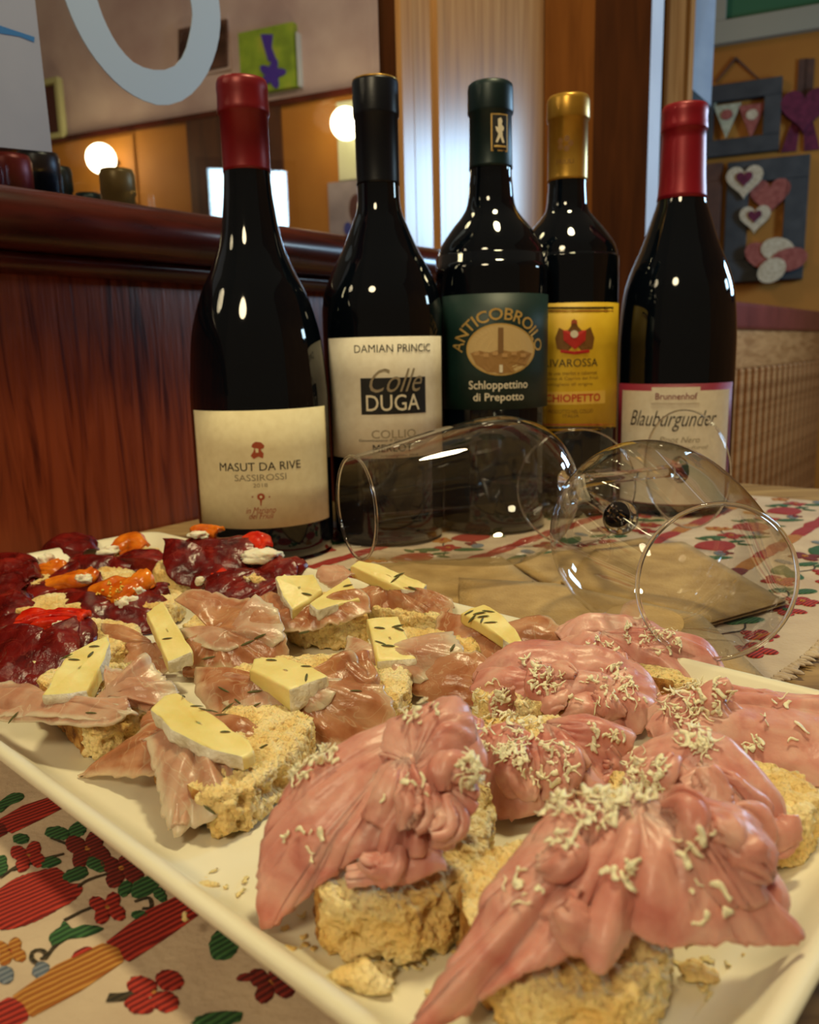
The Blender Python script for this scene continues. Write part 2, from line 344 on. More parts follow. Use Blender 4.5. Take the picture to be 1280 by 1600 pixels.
# door glass with a grey-blue board behind the jamb
nb = empty('notice_board', Q(1098, 80, 155), 'grey-blue narrow board with a dark lower edge behind the door jamb', 'board')
a, b, c2, d2 = Q(1076, -60, 154), Q(1122, -60, 155), Q(1111, 168, 155), Q(1076, 134, 154)
th = np.array([0.0, 0.01, 0])
mesh('board', [a, b, c2, d2, a + th, b + th, c2 + th, d2 + th], [(3, 2, 1, 0), (4, 5, 6, 7), (0, 1, 5, 4), (1, 2, 6, 5), (2, 3, 7, 6), (3, 0, 4, 7)], noisy('slate_blue', [(0.3, srgb(130, 146, 170)), (0.7, srgb(156, 170, 190))], 14, 0.6), nb, False)
a, b, c2, d2 = Q(1074, 132, 153.7), Q(1112, 166, 154.7), Q(1104, 172, 154.7), Q(1072, 168, 153.7)
mesh('dark_edge', [a, b, c2, d2, a + th, b + th, c2 + th, d2 + th], [(3, 2, 1, 0), (4, 5, 6, 7), (0, 1, 5, 4), (1, 2, 6, 5), (2, 3, 7, 6), (3, 0, 4, 7)], ink('dark_slate', 30, 40, 50), nb, False)

# far wall of the next room
WD = nrm((0.914, -0.407, 0)); WN = np.array([-0.407, -0.914, 0]); W0 = np.array([0.0, 3.0, 0])
def onw(px, py, n=0.0):
    d = ray(px, py); t = np.dot(W0 + WN * n - CAM, WN) / np.dot(d, WN); return CAM + d * t
def wbox(px0, py0, px1, py1, n0, n1):
    """upright box on the far wall spanning two picture corners"""
    a, b = onw(px0, py0, n1), onw(px1, py1, n1); s0, s1 = np.dot(a - W0, WD), np.dot(b - W0, WD)
    z0, z1 = min(a[2], b[2]), max(a[2], b[2])
    return wb(s0, s1, n0, n1, z0, z1)
def wb(s0, s1, n0, n1, z0, z1): return (W0 + WD * s0 + WN * n0 + Z * z0, WD * (s1 - s0), WN * (n1 - n0), Z * (z1 - z0))
zl = onw(337, 178)[2]
tag(boxes('wall_back', M['pink_wall'], None, [wb(-3.2, 2.6, -0.1, 0, zl, 2.0)]), kind='structure')
tag(boxes('wall_back', M['orange_wall'], None, [wb(-3.2, 2.6, -0.1, 0.02, -0.75, zl)]), kind='structure')
tag(boxes('trim_12', M['rail'], None, [wb(-3.2, 0.32, 0, 0.04, zl - 0.02, zl)]), kind='structure')
tag(boxes('floor', M['floor'], None, [((-4, -2, -0.79), (8, 0, 0), (0, 7, 0), (0, 0, 0.04))]), kind='structure')

WR = noisy('warm_wall', [(0.3, srgb(150, 110, 70)), (0.7, srgb(170, 128, 84))], 4, 0.8)
tag(boxes('wall_right', WR, None, [((1.60, -0.6, -0.75), (0.06, 0, 0), (0, 2.85, 0), (0, 0, 2.6))]), kind='structure')
for nm, y0, y1, z0, z1 in (('window_2', 1.28, 1.64, 0.38, 0.74), ('window_3', 0.80, 1.01, 0.48, 0.63)):
    w_ = empty(nm, (1.58, (y0 + y1) / 2, z0), None, None); tag(w_, kind='structure'); t_ = 0.03
    boxes('window_frame', M['post_dark'], w_, [((1.565, y0 - t_, z0 - t_), (0.034, 0, 0), (0, y1 - y0 + 2 * t_, 0), (0, 0, t_)), ((1.565, y0 - t_, z1), (0.034, 0, 0), (0, y1 - y0 + 2 * t_, 0), (0, 0, t_)),
        ((1.565, y0 - t_, z0), (0.034, 0, 0), (0, t_, 0), (0, 0, z1 - z0)), ((1.565, y1, z0), (0.034, 0, 0), (0, t_, 0), (0, 0, z1 - z0))])

def framed(name, px0, py0, px1, py1, w, mf, mi, label, cat, inner=True):
    """a picture frame: four rails and a backing, on the far wall"""
    a, b = onw(px0, py0, 0.03), onw(px1, py1, 0.03); s0, s1 = np.dot(a - W0, WD), np.dot(b - W0, WD); z0, z1 = min(a[2], b[2]), max(a[2], b[2])
    r = empty(name, W0 + WD * (s0 + s1) / 2 + WN * 0.03 + Z * z0, label, cat)
    for q4 in (wb(s0, s1, 0.021, 0.05, z1 - w, z1), wb(s0, s1, 0.021, 0.05, z0, z0 + w), wb(s0, s0 + w, 0.021, 0.05, z0 + w, z1 - w), wb(s1 - w, s1, 0.021, 0.05, z0 + w, z1 - w)):
        boxes('frame_rail', mf, r, [q4], 0.002)
    if mi: boxes('backing', mi, r, [wb(s0 + w, s1 - w, 0.021, 0.028, z0 + w, z1 - w)])
    return r, (s0, s1, z0, z1)
def wall_poly(name, pts, n0, n1, m, parent=None):
    """flat cut-out on the far wall from an outline in wall coordinates (s,z)"""
    k = len(pts); V = [W0 + WD * s + WN * n1 + Z * z for s, z in pts] + [W0 + WD * s + WN * n0 + Z * z for s, z in pts]
    ar = sum(pts[i][0] * pts[(i + 1) % k][1] - pts[(i + 1) % k][0] * pts[i][1] for i in range(k))
    Fc = [tuple(range(k)), tuple(range(2 * k - 1, k - 1, -1))] + [(i, k + i, k + (i + 1) % k, (i + 1) % k) for i in range(k)]
    if ar < 0: Fc = [f[::-1] for f in Fc]
    return mesh(name, V, Fc, m, parent, False)
def wsz(px, py, n=0.03):
    p = onw(px, py, n); return float(np.dot(p - W0, WD)), float(p[2])
def ell(c, a, b, n=20, rot=0.0): return [(c[0] + a * math.cos(t) * math.cos(rot) - b * math.sin(t) * math.sin(rot), c[1] + a * math.cos(t) * math.sin(rot) + b * math.sin(t) * math.cos(rot)) for t in np.linspace(0, 2 * math.pi, n, endpoint=False)]
def heart(c, s): return [(c[0] + s * 0.0625 * 16 * math.sin(t) ** 3, c[1] + s * 0.0625 * (13 * math.cos(t) - 5 * math.cos(2 * t) - 2 * math.cos(3 * t) - math.cos(4 * t))) for t in np.linspace(0, 2 * math.pi, 28, endpoint=False)]

SLATE = noisy('weathered_slate_paint', [(0.3, srgb(38, 40, 42)), (0.7, srgb(62, 62, 62))], 20, 0.7)
UMB = noisy('umber_paint', [(0.3, srgb(70, 42, 30)), (0.7, srgb(96, 60, 40))], 20, 0.7)
PLUM = noisy('plum_felt', [(0.3, srgb(78, 18, 40)), (0.7, srgb(110, 34, 58))], 60, 0.9, bump=0.5)
WOOL = noisy('cream_wool', [(0.3, srgb(170, 150, 120)), (0.7, srgb(206, 190, 160))], 120, 0.95, bump=0.8)
ROSE = noisy('rose_cloth', [(0.3, srgb(130, 60, 50)), (0.7, srgb(160, 90, 76))], 80, 0.9)
PALE = noisy('pale_cloth', [(0.3, srgb(150, 150, 124)), (0.7, srgb(184, 180, 150))], 80, 0.9)
r, b4 = framed('heart_frame', 1092, 140, 1217, 236, 0.045, SLATE, None, 'dark grey wooden frame with a string of cloth pennants on the ochre wall', 'frame')
for px, m in ((1098, PALE), (1136, PALE), (1175, ROSE)):
    s, z = wsz(px, 188); t = mesh_tri = wall_poly('pennant', [(s - 0.037, z + 0.04), (s + 0.037, z + 0.04), (s, z - 0.05)], 0.03, 0.042, m, r)
    wall_poly('pennant_patch', ell((s, z + 0.012), 0.016, 0.014, 12), 0.042, 0.046, WOOL if m is ROSE else ROSE, t)
s, z = wsz(1150, 88, 0.03)
sa, za = wsz(1118, 128, 0.03); sb, zb = wsz(1186, 122, 0.03)
wall_poly('hanging_cord', [(sa, za), (s, z), (sb, zb), (sb - 0.004, zb), (s, z - 0.008), (sa + 0.004, za)], 0.024, 0.03, UMB, r)
r, b4 = framed('wool_heart_frame', 1138, 256, 1254, 436, 0.06, SLATE, M['orange_wall'], 'tall slate grey frame with cream wool hearts on the ochre wall', 'frame')
for px, py, s_ in ((1164, 284, 0.05), (1180, 342, 0.042)):
    h = wall_poly('wool_heart', heart(wsz(px, py), s_), 0.05, 0.065, WOOL, r); wall_poly('heart_centre', heart(wsz(px, py - 2), s_ * 0.45), 0.065, 0.07, PLUM, h)
wall_poly('cloth_heart', heart(wsz(1203, 305), 0.055), 0.03, 0.05, ROSE, r)
bw = []
for k in range(4):
    px, py, a_ = ((1190, 402, 0.05), (1215, 392, 0.045), (1232, 408, 0.05), (1206, 425, 0.04))[k]
    wall_poly('bow_loop', ell(wsz(px, py), a_, 0.032, 16, 0.4 * (k - 1.5)), 0.052 + 0.004 * k, 0.075 + 0.004 * k, (ROSE, WOOL, ROSE, WOOL)[k], r)
framed('umber_frame', 1050, 264, 1122, 432, 0.05, UMB, M['orange_wall'], 'dark umber picture frame half hidden behind the rightmost red-capped bottle', 'frame')
h = empty('hanging_heart', onw(1256, 190, 0.03), 'plum felt heart with two ribbon tails hanging by the right edge', 'ornament')
wall_poly('heart', heart(wsz(1257, 170), 0.062), 0.022, 0.05, PLUM, h)
for sx in (-1, 1):
    s, z = wsz(1253 + 6 * sx, 200); wall_poly('ribbon_tail', [(s - 0.008, z + 0.05), (s + 0.008, z + 0.05), (s + 0.02 * sx + 0.02, z - 0.06), (s + 0.02 * sx - 0.02, z - 0.06)], 0.022, 0.03, PLUM, h)
    s, z = wsz(1259 + 5 * sx, 128); wall_poly('hanging_ribbon', [(s - 0.012, z + 0.06), (s + 0.012, z + 0.06), (s + 0.012, z - 0.06), (s - 0.012, z - 0.06)], 0.022, 0.028, UMB, h)
framed('pale_framed_picture', 1112, -260, 1420, 24, 0.06, ink('grey_frame', 150, 144, 124), ink('green_print', 40, 96, 60), 'large green picture in a pale grey frame at the top right', 'picture')

# left part of the far wall: print, vent, dark picture, lamps, poster, doorway
PUR = ink('violet_paint', 58, 34, 140)
r = empty('flower_canvas', onw(418, 90, 0.02), 'lime green canvas painted with a violet bell flower on the rose wall', 'picture')
boxes('canvas', noisy('lime_paint', [(0.3, srgb(104, 132, 20)), (0.55, srgb(140, 168, 34)), (0.7, srgb(168, 176, 50))], 14, 0.7), r, [wbox(372, 52, 462, 134, 0.001, 0.03)])
wall_poly('painted_stem', [wsz(408, 54), wsz(427, 54), wsz(425, 74), wsz(433, 96), wsz(420, 96), wsz(414, 76)], 0.03, 0.034, PUR, r)
c = wsz(426, 116)
wall_poly('painted_flower', [(c[0] + 0.058 * (0.75 + 0.25 * math.cos(5 * t)) * math.cos(t), c[1] + 0.052 * (0.75 + 0.25 * math.cos(5 * t)) * math.sin(t)) for t in np.linspace(0, 2 * math.pi, 40, endpoint=False)], 0.03, 0.036, PUR, r)
boxes('canvas_edge', ink('white_canvas_edge', 196, 200, 190), r, [wbox(462, 50, 468, 134, 0.001, 0.028)])
r = empty('air_vent', onw(316, 75, 0.02), 'brown louvred air vent high on the rose wall behind the painted letter', 'vent')
boxes('vent_frame', M['pink_wall'], r, [wbox(272, 40, 360, 108, 0.001, 0.012)])
for k in range(8):
    boxes('louvre', UMB, r, [wbox(278, 46 + k * 7.4, 354, 50.5 + k * 7.4, 0.012, 0.024)])
r, b4 = framed('dark_picture', 34, 134, 104, 215, 0.02, ink('cream_frame', 176, 170, 110), ink('maroon_print', 70, 26, 30), 'dark maroon picture in a cream frame beside the paper sheet', 'picture')
GLOBE = emis('lit_globe', (1.0, 0.86, 0.55, 1), 9.0)
def sconce(px, py, rad, label, plate):
    r = empty('wall_lamp', onw(px, py, 0.12), label, 'lamp')
    c = onw(px, py, 0.12); V, Fc = revolve([(max(1e-7, rad * math.sin(t)), -rad * math.cos(t)) for t in np.linspace(0, math.pi, 20)], 32, (0, 0, 1), c)
    mesh('globe', V, Fc, GLOBE, r)
    s, z = np.dot(c - W0, WD), c[2]
    V, Fc = revolve([(0.012, 0), (0.012, 0.1)], 16, WN, c - WN * 0.1); mesh('arm', V, Fc, M['rail'], r)
    boxes('back_plate', plate, r, [wb(s - 0.085, s + 0.085, 0.021, 0.03, z - 0.16, z + 0.1)], 0.004)
    light('wall_lamp_bulb', 'POINT', tuple(c + WN * (rad + 0.05)), 1.2, (1.0, 0.75, 0.4), 0.05)
sconce(541, 193, 0.052, 'lit globe wall lamp on a pale square plate beside the black-capped bottle', ink('pale_plate', 206, 204, 160))
sconce(158, 248, 0.056, 'lit globe wall lamp low on the ochre wall right of the paper sheet', M['orange_wall'])
tag(boxes('door_1', noisy('dark_door', [(0.3, srgb(58, 30, 16)), (0.7, srgb(84, 46, 24))], 6, 0.5, stretch=(6, 6, 1)), None, [wbox(290, 190, 452, 480, 0.021, 0.035)]), kind='structure')
r = empty('wall_poster', onw(543, 320, 0.03), 'grey poster with a dark figure low on the ochre wall', 'poster')
boxes('poster_sheet', noisy('grey_print', [(0.3, srgb(120, 108, 106)), (0.7, srgb(160, 146, 140))], 9, 0.7), r, [wbox(512, 286, 592, 362, 0.021, 0.026)])
wall_poly('printed_figure', ell(wsz(557, 326), 0.03, 0.05), 0.026, 0.028, ink('figure_brown', 70, 30, 28), r)
wall_poly('printed_dot', ell(wsz(543, 357), 0.016, 0.022, 12), 0.026, 0.028, ink('figure_blue', 40, 60, 130), r)

# slatted bench partition on the right
bn = empty('slatted_bench', (0.7, 1.7, -0.75), 'brown wooden bench with vertical back slats and a maroon top rail at right', 'bench')
B0 = np.array([0.62, 1.66, 0]) - PD * 0.25
def bb(s0, s1, n0, n1, z0, z1): return (B0 + PD * s0 + PN * n0 + Z * z0, PD * (s1 - s0), PN * (n1 - n0), Z * (z1 - z0))
zr = Q(1150, 470, 169)[2]; zb1 = Q(1150, 515, 169)[2]; zb2 = Q(1150, 578, 169)[2]
MAR = noisy('maroon_rail', [(0.3, srgb(82, 28, 26)), (0.7, srgb(108, 42, 36))], 10, 0.35)
boxes('top_rail', MAR, bn, [bb(-0.4, 1.22, -0.04, 0.02, zb1, zr)], 0.008)
boxes('upper_board', M['band'], bn, [bb(-0.4, 1.22, -0.02, 0.012, zb2, zb1)], 0.003)
sl = []
for k in range(30):
    o = boxes('slat', M['band'], bn, [bb(-0.4 + k * 0.055, -0.4 + k * 0.055 + 0.026, -0.018, 0.016, -0.36, zb2)], 0.003) if k == 0 else sl[0].copy()
    if k: COL.objects.link(o); o.matrix_parent_inverse = sl[0].matrix_parent_inverse.copy(); o.location = sl[0].location + Vector(PD * 0.055 * k)
    sl.append(o)
boxes('back_board', ink('slat_gap_shade', 40, 22, 10), bn, [bb(-0.4, 1.22, -0.03, -0.02, -0.36, zb2)])  # shade of the slat gaps is put into this near-black colour
boxes('seat', M['band'], bn, [bb(-0.4, 1.22, -0.04, 0.42, -0.36, -0.32)], 0.006)
boxes('seat_front', M['post_dark'], bn, [bb(-0.4, 1.22, 0.37, 0.4, -0.745, -0.36)])

# ------------------------------------------------------------------ table, cloth, napkins, tray
tb = empty('table', (0, 0.35, -0.75), 'pale wooden table under the floral cloth and bottles', 'table')
TC = np.array([0.1, 0.28]); U = np.array([0.653, 0.757, 0]); Vv = np.array([-0.757, 0.653, 0])
UU = -PD * 1.0; VV_ = PN
t0 = P0 + PN * 0.003
boxes('tabletop', M['table'], tb, [(t0 - PD * 1.05 - Z * (t0[2] + 0.032), PD * 1.42, PN * 0.85, Z * 0.0315)], 0.003)
for ds, dn in ((-1.0, 0.05), (0.30, 0.05), (-1.0, 0.75), (0.30, 0.75)):
    boxes('leg', M['post_dark'], tb, [(t0 + PD * ds + PN * dn - Z * 0.75, PD * 0.05, PN * 0.05, Z * 0.718)], 0.004)

def UVp(u, v, z=0.0): return U * u + Vv * v + Z * z
CU0, CU1, CV0, CV1 = -0.12, 0.70, 0.085, 0.455
def cloth_z(u, v):
    p = np.stack([np.asarray(u) * 26, np.asarray(v) * 34, np.zeros_like(np.asarray(u, float))], 1)
    return 0.0012 + 0.0007 * (fbm(p, 3, 5) * 0.5 + 0.5)
nu, nv = 240, 110
uu, vv = np.meshgrid(np.linspace(CU0, CU1, nu), np.linspace(CV0, CV1, nv), indexing='ij'); uu = uu.ravel(); vv = vv.ravel()
wob = 0.0035 * vnoise(np.stack([uu * 20, np.zeros_like(uu), np.zeros_like(uu)], 1), 3); wgt = np.clip((vv - CV0) / 0.02, 0, 1); vv = vv + wob * (1 - wgt)
V = U * uu[:, None] + Vv * vv[:, None] + Z * cloth_z(uu, vv)[:, None]
Fc = [(i * nv + j, (i + 1) * nv + j, (i + 1) * nv + j + 1, i * nv + j + 1) for i in range(nu - 1) for j in range(nv - 1)]
CL = noisy('cream_cotton', [(0.3, srgb(178, 156, 136)), (0.7, srgb(200, 180, 156))], 40, 0.95, bump=0.6, bscale=500, bdist=0.0008)
tc_ = empty('tablecloth', UVp(0.3, 0.27, 0.001), 'cream cotton tablecloth woven with red flowers, green leaves and red bands', 'tablecloth')
Vb = V.copy(); Vb[:, 2] = 0.0004; n_ = len(V)
bd = [(i, i + nv) for i in range(0, (nu - 1) * nv, nv)]
mesh('cloth', V, Fc, CL, tc_)
# frayed edge: short knotted tufts along the right hem
rng = random.Random(4); fv, ff = [], []
for k in range(560):
    u = CU0 + (CU1 - CU0) * (k + rng.random()) / 560; v = CV0 + 0.0035 * float(vnoise(np.array([[u * 20, 0, 0]]), 3)[0])
    ln = 0.002 + 0.0045 * rng.random() ** 2; a = UVp(u, v + 0.001, 0.0018); b = UVp(u + rng.uniform(-.003, .003), v - ln, 0.0012 + 0.001 * rng.random())
    w = 0.0006 + 0.0006 * rng.random(); b_ = len(fv); d = nrm(b - a); sd = np.cross(d, Z)
    for t, ww in ((0, 1.0), (0.4, 1.3), (0.8, 1.0), (1.0, 0.3)):
        c = a + (b - a) * t
        for kk in range(5):
            an = 2 * math.pi * kk / 5; fv.append(c + (sd * math.cos(an) + Z * (math.sin(an) * 0.8 + 0.3)) * w * ww)
    for t in range(3):
        for kk in range(5): ff.append((b_ + t * 5 + kk, b_ + t * 5 + (kk + 1) % 5, b_ + (t + 1) * 5 + (kk + 1) % 5, b_ + (t + 1) * 5 + kk))
tag(mesh('fringe', fv, ff, CL, tc_), kind='stuff')
# woven motifs, slightly proud of the cloth
def weave(name, c1, c2, sc=190):
    m = mat(name, c1, 0.9); b = m.node_tree.nodes['Principled BSDF']; tc = N(m, 'ShaderNodeTexCoord'); mp = N(m, 'ShaderNodeMapping'); mp.inputs['Rotation'].default_value = (0, 0, 0.86)
    w = N(m, 'ShaderNodeTexWave'); w.inputs['Scale'].default_value = sc; w.inputs['Distortion'].default_value = 1.5; w.inputs['Detail'].default_value = 2
    L(m, tc.outputs['Object'], mp.inputs[0]); L(m, mp.outputs[0], w.inputs['Vector']); L(m, ramp(m, w.outputs['Fac'], [(0.15, c1), (0.8, c2)]), b.inputs['Base Color'])
    bp = N(m, 'ShaderNodeBump'); bp.inputs['Strength'].default_value = 0.7; bp.inputs['Distance'].default_value = 0.0008; L(m, w.outputs['Fac'], bp.inputs['Height']); L(m, bp.outputs[0], b.inputs['Normal'])
    return m
WM = [weave('woven_red', srgb(104, 8, 8), srgb(182, 52, 38)), weave('woven_maroon', srgb(76, 8, 8), srgb(128, 36, 26)), weave('woven_green', srgb(24, 62, 34), srgb(60, 104, 58)),
      weave('woven_ochre', srgb(150, 84, 26), srgb(190, 132, 60)), weave('woven_blue', srgb(86, 98, 116), srgb(126, 134, 146)), weave('woven_stem', srgb(40, 34, 24), srgb(70, 58, 40))]
mv, mf, mi = [], [], []
def patch(pts, ci, lift=0.0005):
    """filled outline (u,v) as two rings + centre so that it follows the cloth"""
    pts = np.array(pts); c = pts.mean(0); k = len(pts); b = len(mv)
    for f, lf in ((1.0, 0.3), (0.85, 1.0), (0.45, 1.0)):
        for p in pts:
            q_ = c + (p - c) * f; mv.append((q_[0], q_[1], lift * lf))
    mv.append((c[0], c[1], lift))
    for r_ in range(2):
        for i in range(k): mf.append((b + r_ * k + i, b + r_ * k + (i + 1) % k, b + (r_ + 1) * k + (i + 1) % k, b + (r_ + 1) * k + i)); mi.append(ci)
    for i in range(k): mf.append((b + 2 * k + i, b + 2 * k + (i + 1) % k, b + 3 * k)); mi.append(ci)
def blob(u, v, a, b, rot, n=18, lobes=0, la=0.0, tip=0.0):
    o = []
    for t in np.linspace(0, 2 * math.pi, n, endpoint=False):
        r_ = 1 + la * math.cos(lobes * t); x = a * r_ * math.cos(t); y = b * r_ * math.sin(t) * (1 - tip * math.cos(t))
        o.append((u + x * math.cos(rot) - y * math.sin(rot), v + x * math.sin(rot) + y * math.cos(rot)))
    return o
def strip(pts, w, ci):
    pts = catmull(pts, 14); d = np.gradient(pts, axis=0); nn = np.stack([-d[:, 1], d[:, 0]], 1); nn /= np.linalg.norm(nn, axis=1, keepdims=True) + 1e-9; b = len(mv)
    for p, q_ in zip(pts, nn):
        for s_ in (-1, 1): mv.append((p[0] + q_[0] * w * s_, p[1] + q_[1] * w * s_, 0.00035))
    for i in range(len(pts) - 1): mf.append((b + 2 * i, b + 2 * i + 1, b + 2 * i + 3, b + 2 * i + 2)); mi.append(ci)
def leaf(u, v, l, rot, ci=2): patch(blob(u, v, l, l * 0.42, rot, 16, 0, 0, 0.35), ci)
def flower(u, v, r_, ci, rot=0.0, k=4, cen=2):
    for i in range(k):
        a = rot + 2 * math.pi * i / k; patch(blob(u + r_ * 0.55 * math.cos(a), v + r_ * 0.55 * math.sin(a), r_ * 0.5, r_ * 0.42, a, 12), ci)
    patch(blob(u, v, r_ * 0.2, r_ * 0.2, 0, 8), cen, 0.0009)
rng = random.Random(11)
for row in range(-1, 6):
    vb = 0.151 + 0.068 * row
    if not CV0 + 0.008 < vb < CV1 - 0.006: continue
    u = CU0 + 0.004
    while u < CU1 - 0.03:                               # a broken band of woven bricks
        l = rng.uniform(0.016, 0.03); ci = rng.choice([0, 0, 1, 3, 0]) if not 0.03 < u < 0.055 else 3
        pts = [(u, vb - .0042 - rng.random() * .002), (u + l * .5, vb - .005), (u + l, vb - .0042), (u + l + .003, vb), (u + l, vb + .0045), (u + l * .5, vb + .005 + rng.random() * .002), (u, vb + .0042), (u - .001, vb)]
        patch([(a, min(max(b, CV0 + .003), CV1 - .003)) for a, b in pts], ci); u += l + 0.0008
for row in range(-2, 5):
    vc = 0.185 + 0.068 * row
    big = row % 2 == 0
    k = 0; u = 0.076 + 0.0 - 4 * 0.062
    while u < CU1 - 0.02:
        j = rng.uniform(-0.004, 0.004); v = vc + j
        pw_ = UVp(u, v) - CAM; zz_ = pw_ @ _f
        near = zz_ < 0.05 or (640 + F * (pw_ @ _r) / zz_ < 560 and 800 - F * (pw_ @ _u) / zz_ > 1180)
        if CU0 + 0.02 < u and CV0 + 0.022 < v < CV1 - 0.022 and not near:
            if big:
                if k % 2 == 0:
                    patch([(u + 0.015 * math.cos(t) * (1 + 0.10 * math.cos(3 * t)), v + 0.0125 * math.sin(t) * (1 + 0.08 * math.cos(2 * t))) for t in np.linspace(0, 2 * math.pi, 36, endpoint=False)], 0)
                    for sg in (-1, 1): leaf(u + 0.019, v + 0.007 * sg, 0.006, 0.7 * sg); leaf(u + 0.013, v + sg * 0.014, 0.005, 1.4 * sg); flower(u - 0.016, v + 0.012 * sg, 0.005, 3 if sg > 0 else 1, 0.3, 4, 0)
                else:
                    flower(u, v, 0.009, 0, 0.5, 4, 3); leaf(u - .012, v + .008, .009, 2.3); leaf(u + .004, v - .014, .010, -0.9)
                    strip([(u - .02, v - .012), (u - .008, v - .004), (u + .008, v + .01), (u + .022, v + .012)], 0.0005, 5)
                    flower(u + .014, v + .016, .007, 3, .2, 5, 0); patch(blob(u + .016, v - .012, .006, .0042, .4, 12), 4)
            else:
                if k % 2 == 0:
                    flower(u, v + .012, .010, 1 if k % 4 else 0, 0.8, 4, 3); flower(u + .012, v - .012, .009, 0, 0.3, 4, 2)
                    leaf(u + .016, v + .010, .011, .5); leaf(u - .014, v - .003, .009, 2.6)
                else:
                    flower(u, v - .010, .008, 0, .2, 5, 3); leaf(u - .008, v + .012, .012, .2); leaf(u + .014, v + .004, .008, -.5)
                    strip([(u - .024, v), (u - .01, v + .004), (u + .004, v - .002), (u + .02, v + .004)], 0.0005, 5)
                    patch(blob(u + .010, v + .016, .006, .004, 1.2, 12), 4)
        u += 0.031 if not big else 0.034; k += 1
def px_uv(pts):
    o = []
    for x, y in pts:
        p = P(x, y, 0.0016); o.append((float(p @ U), float(p @ Vv)))
    return o
def ragged(pts, n=44, amp=0.05, seed=0):
    q = catmull(np.array(pts, float), n, True); c = q.mean(0); rg = np.random.RandomState(seed); return c + (q - c) * (1 + amp * rg.uniform(-1, 1, (n, 1)))
def pblob(x, y, a, b, rot, ci, seed=0, amp=0.07, n=26): patch(px_uv(ragged([(x + a * math.cos(t) * math.cos(rot) - b * math.sin(t) * math.sin(rot), y + a * math.cos(t) * math.sin(rot) + b * math.sin(t) * math.cos(rot)) for t in np.linspace(0, 2 * math.pi, 12, endpoint=False)], n, amp, seed)), ci)
def pflower(x, y, s_, ci, seed=0, cen=3):
    for k in range(4): pblob(x + s_ * .62 * math.cos(.5 + 1.571 * k), y + s_ * .45 * math.sin(.5 + 1.571 * k), s_ * .55, s_ * .42, .5 + 1.571 * k, ci, seed + k)
    pblob(x, y, s_ * .16, s_ * .13, 0, cen, seed + 9)
def pstem(pts, w=0.00045): strip(px_uv(pts), w, 5)
patch(px_uv(ragged([(-16, 1400), (23, 1373), (59, 1361), (92, 1357), (103, 1369), (108, 1382), (129, 1384), (120, 1405), (90, 1424), (59, 1440), (23, 1452), (-16, 1452), (-40, 1430)], 90, 0.022, 1)), 0)
patch(px_uv(ragged([(80, 1477), (77, 1462), (94, 1448), (100, 1440), (112, 1452), (135, 1445), (163, 1450), (135, 1463), (108, 1467), (92, 1476)], 50, 0.04, 2)), 2)
patch(px_uv(ragged([(-20, 1268), (0, 1252), (20, 1239), (37, 1240), (34, 1250), (15, 1258), (0, 1270)], 40, 0.04, 3)), 2)
pflower(168, 1420, 27, 0, 4); pflower(44, 1338, 27, 0, 14); pflower(137, 1328, 33, 1, 24); pflower(190, 1360, 33, 1, 34)
for x, y, k in ((222, 1540, 0), (265, 1531, 1), (218, 1568, 2), (257, 1565, 3)): pblob(x, y, 24, 17, 0.3, 0, 40 + k, 0.08)
pstem([(168, 1558), (190, 1557), (215, 1552)], 0.0011); pblob(240, 1550, 5, 4, 0, 3, 50)
for x, y, a, b, ro, k in ((90, 1302, 20, 11, .1, 1), (118, 1368, 22, 11, -.3, 2), (220, 1431, 15, 8, .2, 3), (226, 1386, 26, 15, -.5, 4), (350, 1476, 24, 26, .6, 5), (33, 1310, 14, 8, 0, 6), (78, 1348, 18, 8, -.2, 7), (122, 1296, 16, 12, -.6, 8), (150, 1352, 18, 11, .5, 9), (2, 1352, 10, 18, 0, 10), (340, 1594, 42, 12, -.15, 11), (196, 1390, 14, 10, -.9, 12), (250, 1398, 14, 9, .8, 13)): pblob(x, y, a, b, ro, 2, 60 + k, 0.10)
pflower(424, 1537, 34, 1, 80); pblob(386, 1528, 18, 6, -.1, 1, 90); pflower(16, 1488, 24, 3, 100, 0); pblob(8, 1524, 15, 14, .3, 4, 110); pblob(64, 1516, 15, 12, -.5, 4, 111)
pstem([(70, 1500), (85, 1480), (108, 1462)]); pstem([(112, 1398), (134, 1380), (168, 1368), (200, 1362)]); pstem([(20, 1360), (60, 1345), (100, 1335)]); pstem([(210, 1410), (232, 1404), (236, 1418), (222, 1420)]); pstem([(62, 1508), (50, 1500), (52, 1488), (66, 1486), (72, 1494), (63, 1500)]); pstem([(0, 1372), (30, 1352), (60, 1350)]); pstem([(100, 1440), (130, 1425), (150, 1418)])
pstem([(80, 1310), (100, 1318), (120, 1326)]); pblob(130, 1492, 20, 12, -.5, 0, 120)
MV = np.array(mv); zz = cloth_z(MV[:, 0], MV[:, 1]) + MV[:, 2]
tag(mesh('woven_motifs', U * MV[:, :1] + Vv * MV[:, 1:2] + Z * zz[:, None], mf, None, tc_, True, None, WM, mi), kind='stuff')

